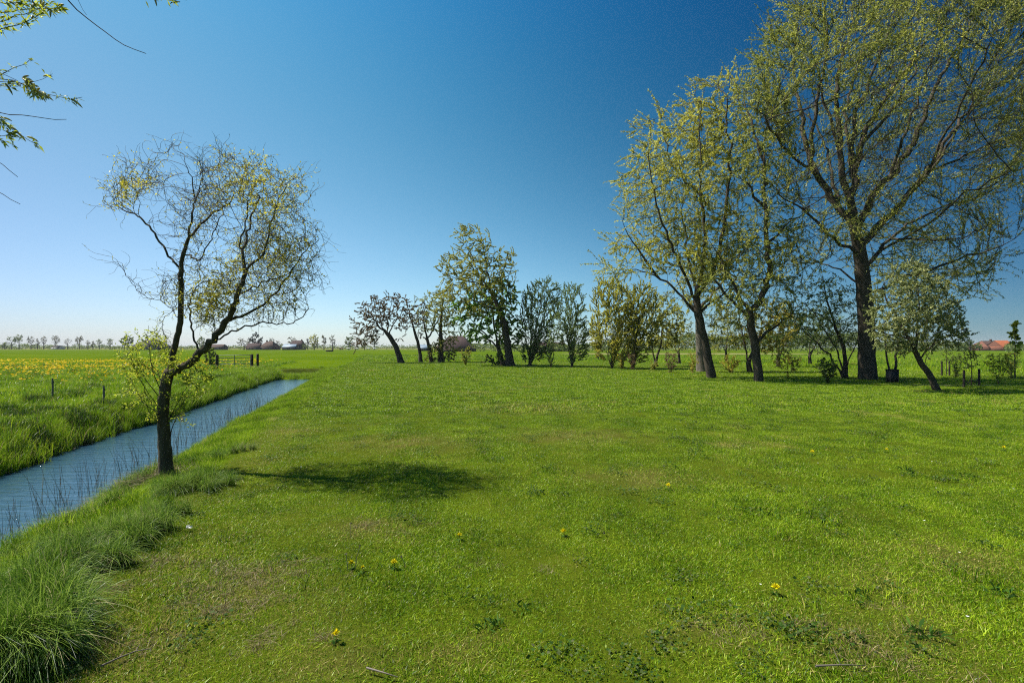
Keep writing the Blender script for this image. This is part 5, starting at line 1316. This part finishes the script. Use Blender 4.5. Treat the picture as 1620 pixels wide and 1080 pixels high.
# ------------------------------------------------------------------ willow whose hanging branches enter at the upper left
def overhang():
    rng = RNG('overhang'); base = np.array([-4.7, -1.1, z1(-4.7, -1.1)])
    t = thing('overhanging_willow', 'willow beside the camera whose catkin-bearing twigs hang into the upper corner of the sky', 'tree', tuple(base))
    G = Geo()
    trunk = np.array([base - [0, 0, .1], base + [.05, .02, 1.0], base + [.0, .1, 2.0], base + [.1, .3, 3.0], base + [.3, .7, 4.0], base + [.5, 1.2, 5.0]])
    G.tube(trunk, [.22, .17, .15, .13, .10, .06], 12)
    G.build('trunk', M['bark'], t, smooth=True)
    Bg = Geo(); LV, LQ, LT, CV, CQ, CT = [], [], [], [], [], []; lo = co = 0
    limb1 = np.array([trunk[3], [-4.0, .6, 3.3], [-3.6, 1.6, 3.45], [-3.3, 2.4, 3.5]])
    limb2 = np.array([trunk[2], [-4.2, .4, 2.5], [-3.7, 1.5, 2.75], [-3.35, 2.3, 2.72]])
    limb3 = np.array([trunk[4], [-3.6, .8, 4.3], [-2.9, 1.7, 4.3], [-2.3, 2.3, 4.1]])
    for lb, r in ((limb1, .05), (limb2, .04), (limb3, .05)):
        Bg.tube(lb, [r, r * .75, r * .5, r * .3], 7)
    D = 2.45
    nodes = np.concatenate([np.stack([np.interp(np.linspace(0, 3, 20), range(4), lb[:, c]) for c in range(3)], -1) for lb in (limb1, limb2, limb3)])
    def twig(px, leafy=0, cat=0, r=.0038, dD=0.0, lsize=.030):
        nonlocal lo, co
        pts = np.array([P(x, y, D + dD) for x, y in px])
        s = nodes[np.linalg.norm(nodes - pts[0], axis=1).argmin()]
        lead = np.array([s, .6 * s + .4 * pts[0] + [0, 0, .05]])
        full = np.concatenate([lead, pts]); cum = np.concatenate([[0], np.cumsum(np.linalg.norm(np.diff(full, axis=0), axis=1))])
        tt = np.linspace(0, cum[-1], 24); c = np.stack([np.interp(tt, cum, full[:, k]) for k in range(3)], -1)
        c[1:-1] = .25 * c[:-2] + .5 * c[1:-1] + .25 * c[2:]
        c[1:-1] += rng.normal(0, .0025, (22, 3))
        Bg.tube(c, r * np.linspace(1.3, .35, 24), 5)
        vis = np.concatenate([np.linspace(pts[k], pts[k + 1], 8) for k in range(len(pts) - 1)])
        for _ in range(int(leafy * 1.7)):
            i = rng.integers(0, len(vis)); m = rng.integers(3, 6); d0 = norm(vis[min(i + 1, len(vis) - 1)] - vis[max(i - 1, 0)])
            b = vis[i] + rng.normal(0, .006, (m, 3)); V, Q = leaf_quads(rng, b, d0 + rng.normal(0, .75, (m, 3)), lsize, lsize * .24); LV.append(V); LQ.append(Q + lo); lo += len(V); LT.append(np.repeat(np.clip(rng.normal(.5, .25, m), 0, 1), 4))
        for _ in range(int(cat * 1.8)):
            i = rng.integers(0, len(vis)); d0 = norm(np.array([.5, rng.normal(0, .4), rng.normal(0, .5)]))
            q = np.array([vis[i] + d0 * f * .045 + np.array([0, 0, .012 - .02 * f ** 2]) for f in np.linspace(0, 1, 6)])
            V, Q = tubes(q[None], np.array([[.002, .0042, .0048, .0046, .0038, .001]]), 6); link('catkin', mk_mesh('catkin', V - base, Q, M['catkin'], True, {'tint': np.full(len(V), rng.uniform(0, 1))}), t)
    twig([(-60, 30), (0, 20), (45, 12), (80, 17), (97, 12)], 24, 3); twig([(-60, 55), (0, 46), (40, 36), (68, 20)], 20, 3, dD=.08); twig([(-60, -5), (10, 5), (60, 8)], 22, 3, dD=-.1); twig([(-50, 40), (0, 33), (50, 20), (75, 5)], 18, 2, dD=.2)
    twig([(85, -40), (103, 0), (130, 24), (165, 50), (200, 77), (231, 85)], 0, 0, .0042)
    twig([(132, 24), (134, 22), (137, 24)], 0, 0, .002)
    twig([(-50, 128), (0, 122), (20, 106), (40, 103), (50, 92)], 5, 0, .003, lsize=.02)
    twig([(-60, 100), (0, 113), (28, 128)], 3, 0, .0032); twig([(-60, 130), (0, 135), (28, 137)], 6, 3, .003)
    twig([(20, 125), (40, 132), (60, 148), (90, 152), (112, 160), (130, 154)], 10, 4, .003, lsize=.024); twig([(35, 128), (50, 145), (65, 152)], 9, 10, .003, dD=.03); twig([(50, 133), (68, 125), (83, 117)], 1, 1, .0022)
    twig([(-70, 172), (0, 179), (50, 185), (105, 189)], 0, 0, .0036)
    twig([(-60, 175), (0, 190), (10, 202), (35, 216), (60, 230)], 6, 2, .003); twig([(-50, 205), (0, 218), (28, 210)], 9, 5, .003); twig([(-50, 190), (-5, 185), (15, 200)], 9, 1, .003); twig([(-40, 210), (0, 221), (20, 229)], 3, 0, .0026)
    twig([(-60, 225), (0, 257), (28, 280)], 0, 0, .0034); twig([(-60, 275), (0, 304), (32, 323)], 0, 0, .0034)
    twig([(200, -40), (225, -8), (255, -2), (285, 3)], 7, 3, .003); twig([(210, -40), (235, -1), (250, 2)], 0, 0, .002)
    # further up, out of the picture
    for k in range(16):
        s = nodes[rng.integers(20 if k % 2 else 0, 60)]; e = s + np.array([rng.uniform(-.4, .5), rng.uniform(-1.2, -.1), rng.uniform(.3, 1.0)])
        Bg.tube([s, (s + e) / 2 + rng.normal(0, .05, 3), e], [.006, .004, .002], 5)
        m = 40; f = rng.uniform(.2, 1, m)[:, None]; V, Q = leaf_quads(rng, s + (e - s) * f, rng.normal(0, 1, (m, 3)), .04, .01); LV.append(V); LQ.append(Q + lo); lo += len(V); LT.append(np.repeat(rng.uniform(0, 1, m), 4))
    Bg.build('branches', M['twig'], t, smooth=True)
    link('leaves', mk_mesh('leaves', np.concatenate(LV) - base, np.concatenate(LQ), M['lime'], False, {'tint': np.concatenate(LT)}), t)
overhang()

# ------------------------------------------------------------------ small things in the lawn
M['petal'] = leaf_mat('dandelion_petal', (.74, .58, .008), (.80, .68, .010), (.85, .75, .03), .2, .7, .05)
M['stem'] = leaf_mat('flower_stem', (.10, .13, .03), (.16, .18, .05), (.22, .22, .08), .3)
M['weed'] = leaf_mat('weed_leaf', (.020, .055, .007), (.045, .110, .012), (.09, .17, .02), .35, .6, .1)
M['seed'] = leaf_mat('seed_head', (.10, .085, .065), (.20, .17, .13), (.30, .27, .22), .3)
def dandelion(px, py, lab, r=.019):
    rng = RNG(lab); g = ground_at(px, py + 4); t = thing('dandelion', lab, 'flower', tuple(g), 'yellow dandelions in the lawn')
    h = .055; top = np.array([rng.normal(0, .006), 0, h]); G = Geo(); G.tube([[0, 0, 0], top * .5 + [.004, 0, 0], top], .0022, 5)
    V = np.concatenate(G.V); link('stem', mk_mesh('stem', V, np.concatenate(G.Q), M['stem'], True, {'tint': np.full(len(V), .5)}), t)
    n = 80; a = rng.uniform(0, 6.28, n); el = np.linspace(.02, 1.5, n); d = np.stack([np.cos(a) * np.cos(el), np.sin(a) * np.cos(el), np.sin(el) * .75], -1)
    V, Q = leaf_quads(rng, np.tile(top, (n, 1)), d, r * 1.05, r * .34, .0); link('flower_head', mk_mesh('flower_head', V, Q, M['petal'], False, {'tint': np.repeat(rng.uniform(0, 1, n), 4)}), t)
    n = 9; a = np.arange(n) * 6.28 / n + rng.normal(0, .2, n); d = np.stack([np.cos(a), np.sin(a), np.full(n, .30)], -1)
    V, Q = leaf_quads(rng, np.zeros((n, 3)) + [0, 0, .010], d, .045, .012, .3); link('leaf_rosette', mk_mesh('leaf_rosette', V, Q, M['weed'], False, {'tint': np.repeat(rng.uniform(0, 1, n), 4)}), t)
for px, py, lab, r in ((556, 898, 'bright dandelion left of a pair, beside two tall dead stalks', .022), (573, 905, 'small half-open dandelion just right of its brighter neighbour', .014), (623, 897, 'largest bright dandelion beside a curled seed stalk', .024), (727, 852, 'flat dandelion alone midway up the lawn, left of another', .020),
                       (893, 846, 'round dandelion alone on the middle of the lawn', .022), (1284, 716, 'distant dandelion on the far right part of the lawn', .03), (1056, 771, 'dandelion between the middle and the distant right one', .026), (1228, 938, 'dandelion in the dark weedy patch of the right lawn', .026),
                       (530, 1013, 'dandelion nearest the bottom edge, over a bare spot', .024), (1588, 709, 'orange-yellow tiny dandelion near the right picture edge', .026), (1403, 712, 'tiny dandelion on the right lawn, between the distant and the edge ones', .02)):
    dandelion(px, py, lab, r)
def stalk(px, py, top, lab, lean=0.):
    g = ground_at(px, py); h = (py - top) * g[1] / F * 1.05; t = thing('seed_stalk', lab, 'stalk', tuple(g), 'dead seed stalks in the lawn'); G = Geo()
    G.tube([[0, 0, -.01], [lean * .3 * h, 0, h * .5], [lean * h, 0, h]], [.0022, .002, .0016], 5); V = np.concatenate(G.V); link('stem', mk_mesh('stem', V, np.concatenate(G.Q), M['seed'], True, {'tint': np.full(len(V), .7)}), t)
    rng = RNG(lab); n = 24; V, Q = leaf_quads(rng, np.tile([lean * h, 0, h], (n, 1)), rng.normal(0, 1, (n, 3)) + [0, 0, .3], .011, .005); link('seed_head', mk_mesh('seed_head', V, Q, M['seed'], False, {'tint': np.repeat(rng.uniform(0, .5, n), 4)}), t)
stalk(555, 850, 828, 'pale upright seed stalk by the dry tan patch'); stalk(562, 900, 864, 'tallest slanting seed stalk by the dandelion pair', .2); stalk(550, 902, 877, 'short dark-headed stalk behind the dandelion pair', -.1); stalk(641, 898, 881, 'curled seed stalk by the largest dandelion', -.35)
def weed(px, py, lab, r, n=26, s=1.):
    rng = RNG(lab); g = ground_at(px, py); a = rng.uniform(0, 6.28, n); el = rng.uniform(.35, 1.35, n)
    d = np.stack([np.cos(a) * np.cos(el), np.sin(a) * np.cos(el), np.sin(el)], -1); b = np.stack([rng.normal(0, r, n), rng.normal(0, r, n), np.zeros(n)], -1)
    V, Q = leaf_quads(rng, b, d, .085 * s, .014 * s, .25)
    tag(link('weed_tuft', mk_mesh('weed_tuft', V, Q, M['weed'], False, {'tint': np.repeat(rng.uniform(0, 1, n), 4)}), None, tuple(g)), lab, 'weed', 'dark weed tufts in the lawn')
weed(785, 990, 'dark upright weed tuft below the middle of the lawn', .04); weed(832, 962, 'smaller dark weed tuft just above another one', .05, 20, .8); weed(735, 945, 'loose dark weed patch between dandelions', .09, 30, .7); weed(1462, 1003, 'broad-leaved dark tuft by the dry patch at the lower right', .05, 30, 1.1)
weed(1434, 745, 'tall lone weed tuft far out on the right lawn', .03, 16, 1.2); weed(1365, 945, 'bluish weed tuft right of the weedy-patch dandelion', .06, 28, .8); weed(1225, 815, 'weed tuft halfway up the right lawn', .07, 26, .8); weed(1590, 940, 'spiky weed tuft near the right edge', .05, 24, 1.)
def dead_twig(px, lab):
    pts = np.array([ground_at(x, y) + [0, 0, .03] for x, y in px]); o = pts[0]; G = Geo(); G.tube(pts - o, np.linspace(.006, .002, len(pts)), 6)
    for k in range(1, len(pts) - 1): G.tube([pts[k] - o, pts[k] - o + RNG(lab).normal(0, .03, 3) + [0, 0, .02]], [.003, .001], 4)
    V = np.concatenate(G.V); tag(link('dead_twig', mk_mesh('dead_twig', V, np.concatenate(G.Q), M['seed'], True, {'tint': np.full(len(V), .6)}), None, tuple(o)), lab, 'twig', 'dead twigs fallen on the lawn')
dead_twig([(160, 1062), (190, 1048), (215, 1038), (240, 1034)], 'longest grey fallen twig at the bottom left of the lawn'); dead_twig([(155, 1008), (172, 998), (184, 994)], 'short pale fallen twig above the longest one'); dead_twig([(120, 1010), (130, 1000), (140, 988)], 'short twig beside the dark tussock'); dead_twig([(1290, 1062), (1330, 1060), (1368, 1061)], 'thin reddish straw lying at the bottom right'); dead_twig([(580, 1065), (605, 1072), (630, 1080)], 'pale straw lying at the bottom middle')
g = ground_at(294, 840); rng = RNG('feather'); V, Q = leaf_quads(rng, np.zeros((5, 3)) + [0, 0, .03], np.array([[1, .2, .2], [1, 0, .3], [.8, .4, .3], [1, -.3, .2], [.7, .1, .6]], float), .05, .022, .1)
tag(link('white_feather', mk_mesh('white_feather', V, Q, bpy.data.materials['petal_white'], False, {'tint': np.full(20, .7)}), None, tuple(g)), 'white feather lying in the lawn near the long verge grass', 'feather')
# a single reed with a seed head in front of the water
g = ground_at(280, 735); t = thing('reed_plume', 'lone reed with a brown plume right of the corkscrew willow trunk', 'reed', tuple(g)); h = (735 - 655) * g[1] / F; G = Geo(); G.tube([[0, 0, -.05], [.02, 0, h * .5], [.08, 0, h]], [.004, .0035, .002], 5); V = np.concatenate(G.V)
link('stem', mk_mesh('stem', V, np.concatenate(G.Q), M['reed'], True, {'tint': np.full(len(V), .5)}), t); n = 60; f = rng.uniform(.88, 1.03, n)[:, None]; V, Q = leaf_quads(rng, np.array([[.08, 0, h]]) * f, rng.normal(0, .7, (n, 3)) + [.5, 0, .3], .05, .01, .3); link('plume', mk_mesh('plume', V, Q, M['reed'], False, {'tint': np.repeat(rng.uniform(0, .5, n), 4)}), t)

# ------------------------------------------------------------------ the air
G = Geo(); G.box((0, 1580, 12), (5000, 3700, 27.5))
m, n_, l_, out_ = new_mat('haze_air')
pv_ = n_.new('ShaderNodeVolumePrincipled'); pv_.inputs['Color'].default_value = (.86, .92, 1.0, 1); pv_.inputs['Density'].default_value = .00013
pv_.inputs['Anisotropy'].default_value = .0
l_.new(pv_.outputs[0], out_.inputs['Volume'])
tag(G.build('haze', m), kind='stuff')
sc.cycles.volume_bounces = 0
